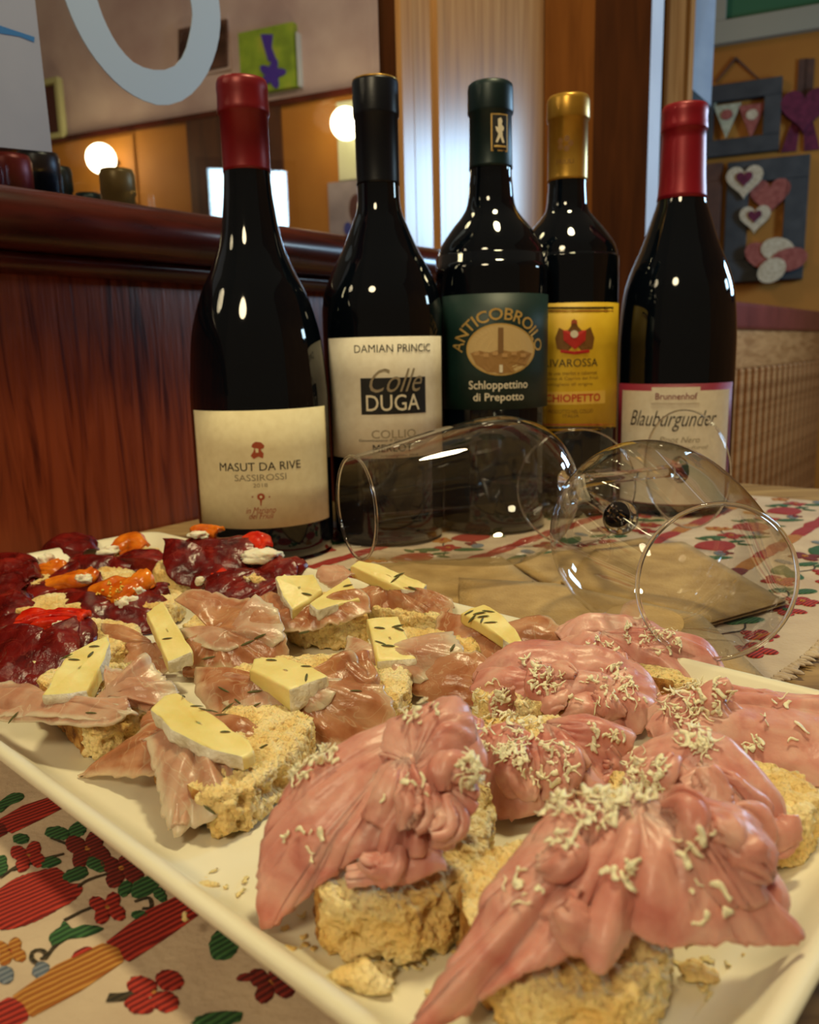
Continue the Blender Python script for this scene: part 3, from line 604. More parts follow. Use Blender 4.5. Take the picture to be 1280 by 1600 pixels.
def napkin(outline, z, label, seed, plies=4):
    """folded paper napkin: several thin leaves over each other"""
    c = np.mean([P(x, y, z) for x, y in outline], 0); r = empty('paper_napkin', c, label, 'napkin', 'brown paper napkins')
    base = np.array([P(x, y, z) for x, y in outline])
    for k in range(plies):
        rg = np.random.RandomState(seed * 10 + k); o = base + np.concatenate([rg.uniform(-.0012, .0012, (len(base), 2)), np.zeros((len(base), 1))], 1)
        ring = []
        for i in range(len(o)):
            a, b = o[i], o[(i + 1) % len(o)]; ring += [a + (b - a) * t for t in np.linspace(0, 1, 10, endpoint=False)]
        ring = np.array(ring); n = len(ring); c = ring.mean(0); V, Fc = [], []
        for f in (1.0, .85, .65, .4, .15):
            V += list(c + (ring - c) * f)
        V = np.array(V); V[:, 2] = z + k * 0.0005 + 0.0003 * fbm(V * 45 + seed, 2, seed) * (0.5 + 0.2 * k) * 0.5
        for j in range(4):
            for i in range(n): Fc.append((j * n + i, j * n + (i + 1) % n, (j + 1) * n + (i + 1) % n, (j + 1) * n + i))
        Fc.append(tuple(4 * n + i for i in range(n)))
        T = V.copy(); T[:, 2] += 0.0003; nn = len(V)
        FF = [tuple(nn + a for a in f) for f in Fc] + [f[::-1] for f in Fc] + [(i, (i + 1) % n, nn + (i + 1) % n, nn + i) for i in range(n)]
        mesh('ply', np.vstack([V, T]), FF, M['napkin'], r)
    return r
napkin([(556, 886), (785, 872), (838, 912), (700, 950), (566, 945)], 0.0022, 'brown paper napkin under the left wine glass, furthest left', 1, 3)
napkin([(795, 878), (1010, 842), (1092, 905), (900, 945)], 0.0024, 'brown paper napkin between the two wine glasses, partly hidden', 2, 3)
napkin([(1068, 850), (1228, 944), (1105, 978), (880, 915), (930, 862)], 0.0034, 'brown paper napkin seen through the front wine glass, pointing right', 3, 4)
napkin([(720, 908), (870, 916), (1100, 968), (1196, 1068), (1090, 1085), (720, 985)], 0.0048, 'brown paper napkin nearest the pink ham, under the front wine glass', 4, 4)

# tray: square-cornered dish with a raised lip
TL = P(500, 1540, 0.0215) - P(0, 1166, 0.0215); TL = nrm((TL[0], TL[1], 0)); TN = np.array([-TL[1], TL[0], 0])        # along its long side, across it
c0 = P(0, 1166, 0.0215); nL = float(np.dot(c0, TN)); dR = float(np.dot(P(1240, 1548, 0.021), TL)) + 0.002
TW, TLEN = 0.183, 0.425
def rrect(hw, hl, r, n=8):
    o = []
    for cx, cy, a0 in ((hl - r, hw - r, 0), (-hl + r, hw - r, 90), (-hl + r, -hw + r, 180), (hl - r, -hw + r, 270)):
        for k in range(n + 1):
            a = math.radians(a0 + 90 * k / n); o.append((cx + r * math.cos(a), cy + r * math.sin(a)))
    return o
tcn = TL * (dR - TLEN / 2) + TN * (nL - 0.002 + TW / 2)
V, Fc = [], []
# outer foot sits inside, lip flares out
prof = [(-0.022, 0.0036, 0.006), (-0.0175, 0.0042, 0.007), (-0.0042, 0.0172, 0.010), (-0.0010, 0.0184, 0.011), (0.0, 0.0196, 0.011), (-0.0002, 0.0210, 0.011), (-0.0012, 0.0217, 0.010), (-0.0026, 0.0216, 0.009), (-0.0042, 0.0206, 0.009), (-0.0100, 0.0128, 0.008), (-0.0135, 0.0092, 0.007), (-0.0180, 0.0076, 0.006), (-0.07, 0.0073, 0.004)]
k = 36
for ins, z, r_ in prof:
    for x, y in rrect(TW / 2 + ins, TLEN / 2 + ins, r_ + 0.004): V.append(tcn + TL * x + TN * y + Z * z)
for j in range(len(prof) - 1):
    for i in range(k): Fc.append((j * k + i, j * k + (i + 1) % k, (j + 1) * k + (i + 1) % k, (j + 1) * k + i))
Fc += [tuple((len(prof) - 1) * k + i for i in range(k)), tuple(range(k - 1, -1, -1))]
V = np.array(V); V[:, 2] -= tcn[2]
tray = mesh('serving_tray', V, Fc, M['tray']); tag(tray, 'white rectangular serving tray full of open sandwiches', 'tray')
TZ = 0.0076

# pale dish edge beyond the tray's right rim
dd = TL * (dR + 0.004); p1 = TL * (dR + 0.0012) + TN * 0.07
pl = boxes('side_plate', noisy('grey_white_glaze', [(0.3, srgb(206, 202, 190)), (0.7, srgb(220, 216, 204))], 20, 0.35), None, [(p1 + Z * 0.0004, TL * 0.12, TN * 0.16, Z * 0.014)], 0.004)
tag(pl, 'plain greyish white plate edge beside the tray, bottom right corner', 'plate')
# ------------------------------------------------------------------ bottles
FONT = {}
def text_geo(s, bold=0.0, shear=0.0, spacing=1.0):
    """letters as triangles in the plane, width and height normalised to the letters' own box"""
    key = (s, bold, shear, spacing)
    if key in FONT: return FONT[key]
    cu = bpy.data.curves.new('lettering', 'FONT'); cu.body = s; cu.size = 1.0; cu.offset = bold; cu.shear = shear; cu.space_character = spacing; cu.resolution_u = 3
    o = bpy.data.objects.new('lettering', cu); COL.objects.link(o); bpy.context.view_layer.update()
    me = o.evaluated_get(bpy.context.evaluated_depsgraph_get()).to_mesh()
    V = np.array([v.co[:2] for v in me.vertices]); Fc = [tuple(p.vertices) for p in me.polygons]
    o.to_mesh_clear(); bpy.data.objects.remove(o); bpy.data.curves.remove(cu)
    V = V - V.min(0); V = V / (V.max(0) + 1e-9); FONT[key] = (V, Fc); return V, Fc

class Bottle:
    def __init__(self, name, label, x, y, prof, cap_prof, cap_mat, z_fill=None, cap_label=None):
        """prof [(r,z)...] glass outline from the base up; cap_prof the capsule"""
        self.x, self.y, self.prof = x, y, np.array(prof)
        self.root = empty(name, (x, y, ZB), label, 'bottle', 'wine bottles in a row on the table')
        base = [(max(1e-7, prof[0][0] - 0.010), 0.004), (prof[0][0] - 0.006, 0.0004), (prof[0][0] - 0.002, 0.0006)]
        pr = base + list(map(tuple, catmull(np.array([(r, z, 0) for r, z in prof]), 90)[:, :2]))
        V, Fc = revolve(pr, 72, None, (x, y, ZB)); mesh('glass_body', V, Fc, M['bottle'], self.root)
        V, Fc = revolve(cap_prof, 64, None, (x, y, ZB)); self.cap = mesh('capsule', V, Fc, cap_mat, self.root)
        if cap_label: self.cap['label'] = cap_label
        self.th0 = math.atan2(-y, -x)                    # towards the viewer's side of the table
    def r_at(self, z):
        p = self.prof; return float(np.interp(z, p[:, 1], p[:, 0]))
    def wrap(self, a, z, off):
        r = self.r_at(z) + off; t = self.th0 + self.turn + a / self.r_at(z)
        return (self.x + r * math.cos(t), self.y + r * math.sin(t), ZB + z)
    turn = 0.0
    def patch(self, name, a0, a1, z0, z1, m, parent, off=0.0004, na=40, nz=4, th=0.0003):
        V = [self.wrap(a, z, off + k * th) for k in (0, 1) for z in np.linspace(z0, z1, nz) for a in np.linspace(a0, a1, na)]; n = na * nz
        Fc = []
        for j in range(nz - 1):
            for i in range(na - 1):
                q = (j * na + i, j * na + i + 1, (j + 1) * na + i + 1, (j + 1) * na + i); Fc += [q[::-1], tuple(n + b for b in q)]
        rim = [i for i in range(na)] + [j * na + na - 1 for j in range(1, nz)] + [(nz - 1) * na + i for i in range(na - 2, -1, -1)] + [j * na for j in range(nz - 2, 0, -1)]
        Fc += [(rim[i], rim[(i + 1) % len(rim)], n + rim[(i + 1) % len(rim)], n + rim[i]) for i in range(len(rim))]
        return mesh(name, V, Fc, m, parent, parent is self.root)
    def text(self, s, a, z, w, h, m, parent, bold=0.0, shear=0.0, name='lettering', arc=None, spacing=1.0, off=0.0009, upper=None):
        V, Fc = text_geo(s, bold, shear, spacing); out = []
        for x, y in V:
            if arc:                                      # (radius_x, radius_z, angle span) text on an arch
                rx, rz, sp = arc; t = sp * (0.5 - x) + math.pi / 2; rr = 1 + y * h / rz
                out.append(self.wrap(a + rx * rr * math.cos(t), z + rz * rr * math.sin(t), off))
            else: out.append(self.wrap(a + (x - 0.5) * w, z + (y - 0.5) * h, off))
        return mesh(name, out, Fc, m, parent, False)
    def shape(self, name, pts, m, parent, off=0.0009):
        k = len(pts); c = np.mean(pts, 0); V = []
        for f in (1.0, .8, .6, .4, .2): V += [self.wrap(c[0] + (p[0] - c[0]) * f, c[1] + (p[1] - c[1]) * f, off) for p in pts]
        V.append(self.wrap(c[0], c[1], off))
        Fc = [(j * k + i, j * k + (i + 1) % k, (j + 1) * k + (i + 1) % k, (j + 1) * k + i) for j in range(4) for i in range(k)] + [(4 * k + i, 4 * k + (i + 1) % k, 5 * k) for i in range(k)]
        return mesh(name, V, Fc, m, parent, False)

ZB = 0.0028
def foil(n, c, d, rough=0.38, met=0.25): return noisy(n, [(0.3, c), (0.7, d)], 30, rough, bump=0.12, bscale=150, bdist=0.0008, Metallic=met)
RED = foil('red_foil', srgb(104, 6, 16), srgb(126, 10, 22)); CRIM = foil('crimson_foil', srgb(124, 10, 28), srgb(146, 16, 36))
BLK = foil('black_foil', srgb(8, 12, 22), srgb(14, 18, 30), 0.35); GRN = foil('green_black_foil', srgb(10, 30, 34), srgb(14, 40, 44), 0.4); GLD = foil('gold_foil', srgb(172, 128, 44), srgb(206, 162, 70), 0.32, 0.6)
PAP = noisy('cream_label_paper', [(0.3, srgb(226, 212, 172)), (0.7, srgb(236, 224, 186))], 200, 0.8, bump=0.15, bscale=900, bdist=0.0003)
PAPW = noisy('white_label_paper', [(0.3, srgb(222, 212, 192)), (0.7, srgb(232, 224, 206))], 200, 0.8)
DGRN = noisy('dark_green_label', [(0.3, srgb(8, 36, 34)), (0.7, srgb(12, 46, 42))], 60, 0.5)
YEL = noisy('yellow_label', [(0.3, srgb(206, 164, 24)), (0.7, srgb(220, 182, 40))], 60, 0.55)
INK = ink('dark_ink', 44, 34, 28); GREY = ink('grey_ink', 150, 136, 112); BLACK = ink('black_ink', 14, 14, 18); RUST = ink('rust_ink', 168, 74, 40); GOLDI = mat('gold_ink', srgb(214, 178, 104), 0.35, Metallic=0.3)
IVO = ink('ivory_ink', 226, 218, 196); REDI = ink('red_ink', 186, 34, 24); MAROON = ink('maroon_print_ink', 122, 18, 44)

def scaled(b, px, py):
    """label coordinates (arc, height) of a point seen at px,py on the bottle's front"""
    d = ray(px, py); dx, dy = d[0], d[1]; ox, oy = -b.x, -b.y; r = b.r_at(0.06)
    A = dx * dx + dy * dy; B = 2 * (ox * dx + oy * dy); C = ox * ox + oy * oy - r * r; q = B * B - 4 * A * C
    t = (-B - math.sqrt(max(q, 0))) / (2 * A); p = CAM + d * t; a = math.atan2(p[1] - b.y, p[0] - b.x) - b.th0 - b.turn
    a = (a + math.pi) % (2 * math.pi) - math.pi
    return a * r, p[2] - ZB
def T(b, s, px, py, wpx, hpx, m, parent, **k):
    a, z = scaled(b, px, py); sc = (b.y - 0.038) / F; return b.text(s, a, z, wpx * sc, hpx * sc, m, parent, **k)
def label_patch(b, px0, py0, px1, py1, m, name='paper_label', **k):
    a0, z1 = scaled(b, px0, py0); a1, z0 = scaled(b, px1, py1); cx = (px0 + px1) / 2
    z1 = scaled(b, cx, py0)[1]; z0 = scaled(b, cx, py1)[1]
    return b.patch(name, min(a0, a1), max(a0, a1), min(z0, z1), max(z0, z1), m, k.pop('parent', b.root), **k)
def S(b, pts, m, parent, name, off=0.0009): return b.shape(name, [scaled(b, x, y) for x, y in pts], m, parent, off)
def E2(cx, cy, a, b_, n=28): return [(cx + a * math.cos(t), cy + b_ * math.sin(t)) for t in np.linspace(0, 2 * math.pi, n, endpoint=False)]
def R2(x0, y0, x1, y1): return [(x0, y0), ((x0 + x1) / 2, y0), (x1, y0), (x1, (y0 + y1) / 2), (x1, y1), ((x0 + x1) / 2, y1), (x0, y1), (x0, (y0 + y1) / 2)]
def LN(x0, x1, y, w=1.0): return [(x0 + (x1 - x0) * t, y - w) for t in np.linspace(0, 1, 12)] + [(x1 + (x0 - x1) * t, y + w) for t in np.linspace(0, 1, 12)]

# 1: burgundy bottle with the cream label
b1 = Bottle('wine_bottle', 'leftmost wine bottle, dark red capsule and plain cream label', -0.0925, 0.522,
    [(0.0405, 0.002), (0.0425, 0.007), (0.0428, 0.05), (0.0428, 0.092), (0.0423, 0.106), (0.0391, 0.1375), (0.0322, 0.1606), (0.0250, 0.1755), (0.0191, 0.1907), (0.0152, 0.2130), (0.0138, 0.232), (0.0136, 0.275)],
    [(0.0143, 0.2312), (0.0141, 0.2330), (0.0141, 0.2625), (0.0150, 0.2630), (0.0154, 0.2645), (0.0152, 0.2665), (0.0149, 0.2740), (0.0152, 0.2765), (0.0150, 0.2800), (0.0142, 0.2820), (0.0, 0.2824)], RED)
lb = label_patch(b1, 304, 641, 514, 826, PAP)
T(b1, 'MASUT DA RIVE', 406, 729, 130, 13, INK, lb)
T(b1, 'SASSIROSSI', 407, 746, 80, 10, GREY, lb)
T(b1, '2018', 407, 758, 22, 6, GREY, lb)
S(b1, [(395, 693), (400, 690), (408, 691), (413, 696), (412, 700), (407, 699), (408, 704), (412, 708), (411, 716), (404, 713), (397, 717), (392, 712), (396, 706), (398, 700), (393, 698)], RUST, lb, 'helmet_emblem')
S(b1, [(399, 700), (404, 701), (404, 707), (400, 707)], PAP, lb, 'helmet_slot', 0.0012)
S(b1, E2(408, 776, 6, 5.5, 14), RUST, lb, 'medallion'); S(b1, E2(408, 776, 2.2, 2.2, 8), PAP, lb, 'medallion_dot', 0.0012)
S(b1, [(406.5, 781), (409.5, 781), (408.6, 790), (407.4, 790)], RUST, lb, 'medallion_stem'); S(b1, E2(395, 776, 1.3, 1.2, 8), RUST, lb, 'dot'); S(b1, E2(421, 776, 1.3, 1.2, 8), RUST, lb, 'dot')
T(b1, 'in Mariano', 408, 797, 46, 10, RUST, lb, shear=0.35, bold=-0.006); T(b1, 'del Friuli', 409, 806, 38, 9, RUST, lb, shear=0.35, bold=-0.006)

# 2: black-capped bottle with conical shoulders
b2 = Bottle('wine_bottle', 'second wine bottle from the left, black capsule, sloping shoulders and black-boxed white label', -0.0150, 0.556,
    [(0.0365, 0.002), (0.0382, 0.007), (0.0388, 0.06), (0.0392, 0.110), (0.0394, 0.146), (0.0388, 0.155), (0.0368, 0.164), (0.0305, 0.1780), (0.0245, 0.1890), (0.0180, 0.2040), (0.0146, 0.2129), (0.0134, 0.228), (0.0134, 0.284)],
    [(0.0139, 0.2286), (0.0138, 0.2300), (0.0138, 0.2680), (0.0145, 0.2690), (0.0147, 0.2710), (0.0146, 0.2886), (0.0143, 0.2898), (0.0, 0.2900)], BLK)
V, Fc = revolve([(0.0143, 0.2897), (0.0144, 0.2903), (0.0138, 0.2908), (0.0, 0.2912)], 48, None, (b2.x, b2.y, ZB)); mesh('gold_cap_top', V, Fc, GLD, b2.root)['label'] = 'gold disc on top of the capsule'
lb = label_patch(b2, 515, 526, 690, 716, PAPW)
T(b2, 'DAMIAN PRINCIC', 617, 544, 126, 12, INK, lb)
label_patch(b2, 564, 590, 664, 647, BLACK, 'black_box', parent=lb, off=0.0006)
T(b2, 'Colle', 620, 594, 84, 36, GREY, lb, shear=0.5, bold=-0.004, off=0.0013)
T(b2, 'DUGA', 615, 629, 84, 25, IVO, lb, off=0.0013, bold=0.004)
T(b2, 'COLLIO', 616, 678, 70, 13, GREY, lb, bold=0.004); T(b2, 'Denominazione di Origine Controllata', 617, 688, 112, 5, INK, lb)
T(b2, 'MERLOT', 614, 700, 62, 12, INK, lb); T(b2, 'imbottigliato 2018', 625, 712, 60, 5, INK, lb)

# 3: bordeaux bottle with the dark green label
b3 = Bottle('wine_bottle', 'middle wine bottle, green-black capsule and dark green label with a gold arch of letters', 0.0600, 0.583,
    [(0.0360, 0.002), (0.0378, 0.007), (0.0380, 0.06), (0.0380, 0.174), (0.0372, 0.184), (0.0345, 0.1925), (0.0268, 0.2039), (0.0200, 0.2120), (0.0160, 0.2196), (0.0146, 0.232), (0.0138, 0.243), (0.0136, 0.285)],
    [(0.0147, 0.2422), (0.0144, 0.2440), (0.0140, 0.2752), (0.0149, 0.2760), (0.0152, 0.2775), (0.0150, 0.2910), (0.0146, 0.2938), (0.0132, 0.2950), (0.0, 0.2955)], GRN)
lb = label_patch(b3, 692, 458, 860, 640, DGRN)
cx, cy = 782, 546
S(b3, E2(cx, cy, 52, 41, 40), GOLDI, lb, 'oval_rim', 0.0010); S(b3, E2(cx, cy, 49.5, 38.5, 40), ink('oval_tan', 206, 178, 124), lb, 'oval_picture', 0.0011)
S(b3, [(736, 552), (750, 548), (764, 551), (782, 546), (800, 550), (815, 547), (829, 552), (820, 570), (800, 582), (782, 584), (762, 581), (745, 570)], ink('oval_brown', 160, 120, 66), lb, 'printed_hills', 0.0013)
S(b3, R2(778, 512, 786, 552), ink('oval_tower', 130, 96, 54), lb, 'printed_tower', 0.0015); S(b3, R2(780, 570, 785, 582), IVO, lb, 'printed_door', 0.0015)
for k in range(6): S(b3, R2(742 + k * 14, 549 + (k % 2) * 3, 750 + k * 14, 555 + (k % 2) * 3), ink('oval_roof', 190, 150, 96), lb, 'printed_house', 0.0015)
a_, z_ = scaled(b3, cx, cy + 10); sc = (b3.y - 0.038) / F
b3.text('ANTICOBROILO', a_, z_, 0, 18 * sc, GOLDI, lb, arc=(60 * sc, 54 * sc, math.radians(168)), bold=0.012)
T(b3, 'Schloppettino', 780, 603, 94, 17, IVO, lb, bold=0.012); T(b3, 'di Prepotto', 780, 622, 80, 16, IVO, lb, bold=0.012)
# neck stamp with a rampant figure
b3.turn = 0.0
za = onp(0, 0)[2]
def neck(b, name, pts, m, parent, off): return b.shape(name, pts, m, parent, off)
zc, a0 = 0.2620, 0.0060
st = neck(b3, 'neck_stamp', [(a0 - .0058, zc - .0115), (a0, zc - .0115), (a0 + .0058, zc - .0115), (a0 + .0058, zc), (a0 + .0058, zc + .0115), (a0, zc + .0115), (a0 - .0058, zc + .0115), (a0 - .0058, zc)], GOLDI, b3.cap, 0.0008)
neck(b3, 'stamp_field', [(a0 - .0049, zc - .0106), (a0, zc - .0106), (a0 + .0049, zc - .0106), (a0 + .0049, zc), (a0 + .0049, zc + .0106), (a0, zc + .0106), (a0 - .0049, zc + .0106), (a0 - .0049, zc)], BLACK, b3.cap, 0.0010)
neck(b3, 'stamp_figure', [(a0 + x * .001, zc + y * .001) for x, y in ((-1.5, 8), (0.5, 9), (1.5, 7), (0.8, 5), (2.6, 3), (2.2, 1), (1.4, 2), (1.6, -2), (3, -6), (1.4, -6.5), (0, -3), (-1.8, -6.5), (-3, -6), (-1.2, -1), (-2.6, 1), (-3, 3.5), (-1.4, 3))], IVO, b3.cap, 0.0012)
neck(b3, 'stamp_line', [(a0 - .0040, zc - .0092), (a0, zc - .0092), (a0 + .004, zc - .0092), (a0 + .004, zc - .008), (a0, zc - .008), (a0 - .004, zc - .008)], GOLDI, b3.cap, 0.0012)

# 4: gold-capped bottle with the yellow label
b4 = Bottle('wine_bottle', 'fourth wine bottle, gold capsule and yellow label, half behind the middle bottle', 0.1213, 0.634,
    [(0.0360, 0.002), (0.0378, 0.007), (0.0380, 0.06), (0.0380, 0.179), (0.0372, 0.188), (0.0350, 0.1972), (0.0275, 0.2080), (0.0200, 0.2165), (0.0155, 0.2230), (0.0142, 0.234), (0.0138, 0.2440), (0.0136, 0.290)],
    [(0.0146, 0.2428), (0.0144, 0.2445), (0.0142, 0.2830), (0.0150, 0.2836), (0.0154, 0.2852), (0.0152, 0.2965), (0.0148, 0.2985), (0.0138, 0.3000), (0.0, 0.3005)], GLD)
lb = label_patch(b4, 815, 473, 961, 673, YEL)
for y0 in (481, 668): S(b4, LN(822, 957, y0, 1.4), INK, lb, 'label_rule')
for y0 in (486, 663): S(b4, LN(822, 957, y0, 0.6), RUST, lb, 'label_line')
CR = ink('crest_brown', 120, 78, 22)
for pts, m, o in (([(871, 545), (868, 528), (874, 512), (884, 520), (892, 510), (897, 497), (903, 510), (912, 520), (922, 511), (928, 528), (925, 545), (912, 550), (884, 550)], CR, .0009),
                  ([(880, 516), (915, 516), (914, 532), (898, 546), (881, 532)], REDI, .0013), (E2(897, 522, 6, 6, 12), IVO, .0016), ([(893, 500), (901, 500), (902, 508), (897, 505), (892, 508)], RUST, .0013), ([(876, 546), (897, 549), (920, 546), (920, 551), (897, 554), (876, 551)], REDI, .0013)):
    S(b4, pts, m, lb, 'crest', o)
T(b4, 'RIVAROSSA', 893, 567, 84, 12, INK, lb); T(b4, 'vino da uve merlot e cabernet', 888, 583, 92, 6, CR, lb); T(b4, 'della zona di Capriva del Friuli', 888, 592, 96, 6, CR, lb); T(b4, 'imbottigliato all origine', 886, 601, 80, 6, CR, lb)
label_patch(b4, 846, 612, 944, 632, ink('pale_yellow', 226, 186, 80), 'name_box', parent=lb, off=0.0006); T(b4, 'SCHIOPETTO', 893, 622, 94, 12, REDI, lb, bold=0.02, off=0.0012)
T(b4, 'PRODOTTO NEL COLLIO', 892, 643, 70, 6, CR, lb); T(b4, 'ITALIA', 892, 650, 24, 5, CR, lb)
for k in range(5):
    t = k * 1.256; neck(b4, 'capsule_crest', [(-.002 + .004 * math.cos(t) + .002 * math.cos(q), .266 + .0035 * math.sin(t) + .0022 * math.sin(q)) for q in np.linspace(0, 6.28, 8, endpoint=False)], CR, b4.cap, 0.0006)
b4.text('FRIULI', -0.002, 0.254, 0.012, 0.003, CR, b4.cap, off=0.0007)

# 5: burgundy bottle on the right with the white label
b5 = Bottle('wine_bottle', 'rightmost wine bottle, crimson capsule and white label edged in maroon', 0.2050, 0.633,
    [(0.0405, 0.002), (0.0425, 0.007), (0.0428, 0.05), (0.0428, 0.112), (0.0424, 0.134), (0.0400, 0.1605), (0.0358, 0.1765), (0.0272, 0.1973), (0.0205, 0.2165), (0.0172, 0.2284), (0.0156, 0.250), (0.0150, 0.288)],
    [(0.0178, 0.2278), (0.0172, 0.2310), (0.0163, 0.2450), (0.0155, 0.2680), (0.0154, 0.2740), (0.0161, 0.2745), (0.0165, 0.2760), (0.0163, 0.2790), (0.0159, 0.2835), (0.0162, 0.2865), (0.0160, 0.2902), (0.0150, 0.2920), (0.0, 0.2925)], CRIM)
lb = label_patch(b5, 968, 600, 1134, 790, MAROON)
label_patch(b5, 975, 611, 1129, 788, PAPW, 'white_panel', parent=lb, off=0.0008)
label_patch(b5, 1020, 605, 1092, 630, PAPW, 'name_panel', parent=lb, off=0.0014)
T(b5, 'Brunnenhof', 1057, 619, 60, 10, MAROON, lb, bold=0.006, off=0.0021)
T(b5, 'Blauburgunder', 1051, 658, 138, 32, INK, lb, shear=0.42, bold=-0.004, off=0.0014)
T(b5, 'Pinot Nero', 1062, 687, 60, 9, GREY, lb, shear=0.3, off=0.0014); T(b5, 'Alto Adige Suedtirol', 1050, 700, 110, 8, GREY, lb, shear=0.3, off=0.0014)
T(b5, '2018', 1050, 735, 34, 12, INK, lb, off=0.0014)

# bottles standing on the far side of the rail, behind the glass
def back_bottle(px, py, ycm, capm, rad, label):
    p = onp(px, py, ycm); top = p[2]; r = empty('wine_bottle', (p[0], p[1], zt - 0.15), label, 'bottle', 'bottles behind the glass')
    pr = [(0.034, 0.0), (0.037, 0.004), (0.037, 0.05), (0.034, 0.075), (0.022, 0.098), (rad, 0.112), (rad, top - zt + 0.149)]
    V, Fc = revolve(pr, 40, None, (p[0], p[1], zt - 0.15)); mesh('glass_body', V, Fc, M['bottle'], r)
    h = top - zt + 0.15
    V, Fc = revolve([(rad + 0.0008, h - 0.055), (rad + 0.0008, h - 0.022), (rad + 0.0018, h - 0.021), (rad + 0.0018, h - 0.004), (rad + 0.0005, h), (0, h + 0.0004)], 40, None, (p[0], p[1], zt - 0.15)); mesh('capsule', V, Fc, capm, r)
back_bottle(12, 244, -0.065, RED, 0.0135, 'red-capped bottle behind the glass at the left edge of the rail')
back_bottle(58, 240, -0.145, BLK, 0.0150, 'dark-capped bottle behind the glass under the paper sheet')
back_bottle(91, 262, -0.225, GRN, 0.0100, 'thin dark bottle top beside the paper sheet corner')
back_bottle(182, 266, -0.145, foil('champagne_foil', srgb(120, 96, 52), srgb(150, 122, 70)), 0.0135, 'bottle with a tarnished gold cap behind the rail before the lit globe')
back_bottle(138, 303, -0.300, GRN, 0.0120, 'low dark bottle top just showing above the rail')
tag(boxes('trim_13', M['rail'], None, [pbox(-1.3, s_end - 0.03, -0.37, -0.031, zt - 0.17, zt - 0.151)]), kind='structure')

# ------------------------------------------------------------------ wine glasses lying down
def wine_glass(p_rim, p_foot, label):
    a, c = np.array(p_rim), np.array(p_foot); ax = nrm(c - a); ln = np.linalg.norm(c - a)
    root = empty('wine_glass', (a + c) / 2 - Z * (a + c)[2] / 2, label, 'glass', 'wine glasses lying on the cloth')
    bowl = [(0.0268, 0.0), (0.0300, 0.016), (0.0352, 0.040), (0.0398, 0.066), (0.0416, 0.083), (0.0412, 0.094), (0.0375, 0.107), (0.0300, 0.118), (0.0190, 0.1265), (0.0095, 0.1315)]
    bp = catmull(np.array([(r, z, 0) for r, z in bowl]), 70)[:, :2]
    n = 96
    def lathe(name, prof, m, par=root):
        V, Fc = revolve(prof, n, ax, a); Fc = [f for f in Fc if len(f) == 4]; return mesh(name, V, Fc, m, par)
    bo = lathe('bowl', [(1e-7 + r, z) for r, z in bp], M['glass'])
    t = np.linspace(0, 2 * math.pi, 13); lathe('rim', [(0.0268 + 0.0008 * math.cos(q), 0.0008 * math.sin(q)) for q in t], M['solid_glass'], bo)
    st = [(0.0001, 0.1300), (0.0070, 0.1312), (0.0095, 0.1316), (0.0092, 0.1322), (0.0062, 0.1365), (0.0046, 0.1420), (0.0038, 0.152), (0.0036, 0.175), (0.0038, ln - 0.020), (0.0050, ln - 0.010), (0.0085, ln - 0.0045)]
    ft = [(0.0085, ln - 0.0045), (0.0160, ln - 0.0026), (0.0260, ln - 0.0016), (0.0362, ln - 0.0010), (0.0372, ln - 0.0004), (0.0366, ln + 0.0002)]
    sv = [tuple(q) for q in catmull(np.array([(r, z, 0) for r, z in st]), 46)[:, :2]] + [(0.0060, ln - 0.0040), (0.0001, ln - 0.0036)]
    lathe('stem', sv, M['solid_glass']); fo = lathe('foot', ft, M['glass']); lathe('foot_rim', [(0.0370 + 0.0006 * math.cos(q), ln + 0.0006 * math.sin(q)) for q in t], M['solid_glass'], fo)
    return root
wine_glass((-0.0275, 0.4160, 0.0480), (0.1735, 0.5100, 0.0500), 'left wine glass lying on its side, rim towards the left before the bottles')
wine_glass((0.1030, 0.2660, 0.0475), (0.1060, 0.5120, 0.0395), 'right wine glass lying with its open rim towards the viewer')

# ------------------------------------------------------------------ open sandwiches
SURF_V, SURF_N = [], []                                 # surface points of the sandwich being built, for what is scattered on it
def remember(V, n): SURF_V.append(V); SURF_N.append(n)
def proj(V):
    v = np.asarray(V) - CAM; z = v @ _f; return 640 + F * (v @ _r) / z, 800 - F * (v @ _u) / z, z
def pick(px, py, rad, rg):
    """a seen surface point near a spot of the sandwich"""
    V = np.vstack(SURF_V); Nn = np.vstack(SURF_N); x, y, z = proj(V); d = np.hypot(x - px, y - py)
    a = px + rad * math.sqrt(rg.random()) * math.cos(q := rg.uniform(0, 6.283)), py + rad * 0.75 * math.sqrt(rg.random()) * math.sin(q)
    d = np.hypot(x - a[0], y - a[1]); near = np.where(d < max(8.0, np.sort(d)[4]))[0]; k = near[np.argmin(z[near])]
    return V[k], Nn[k]

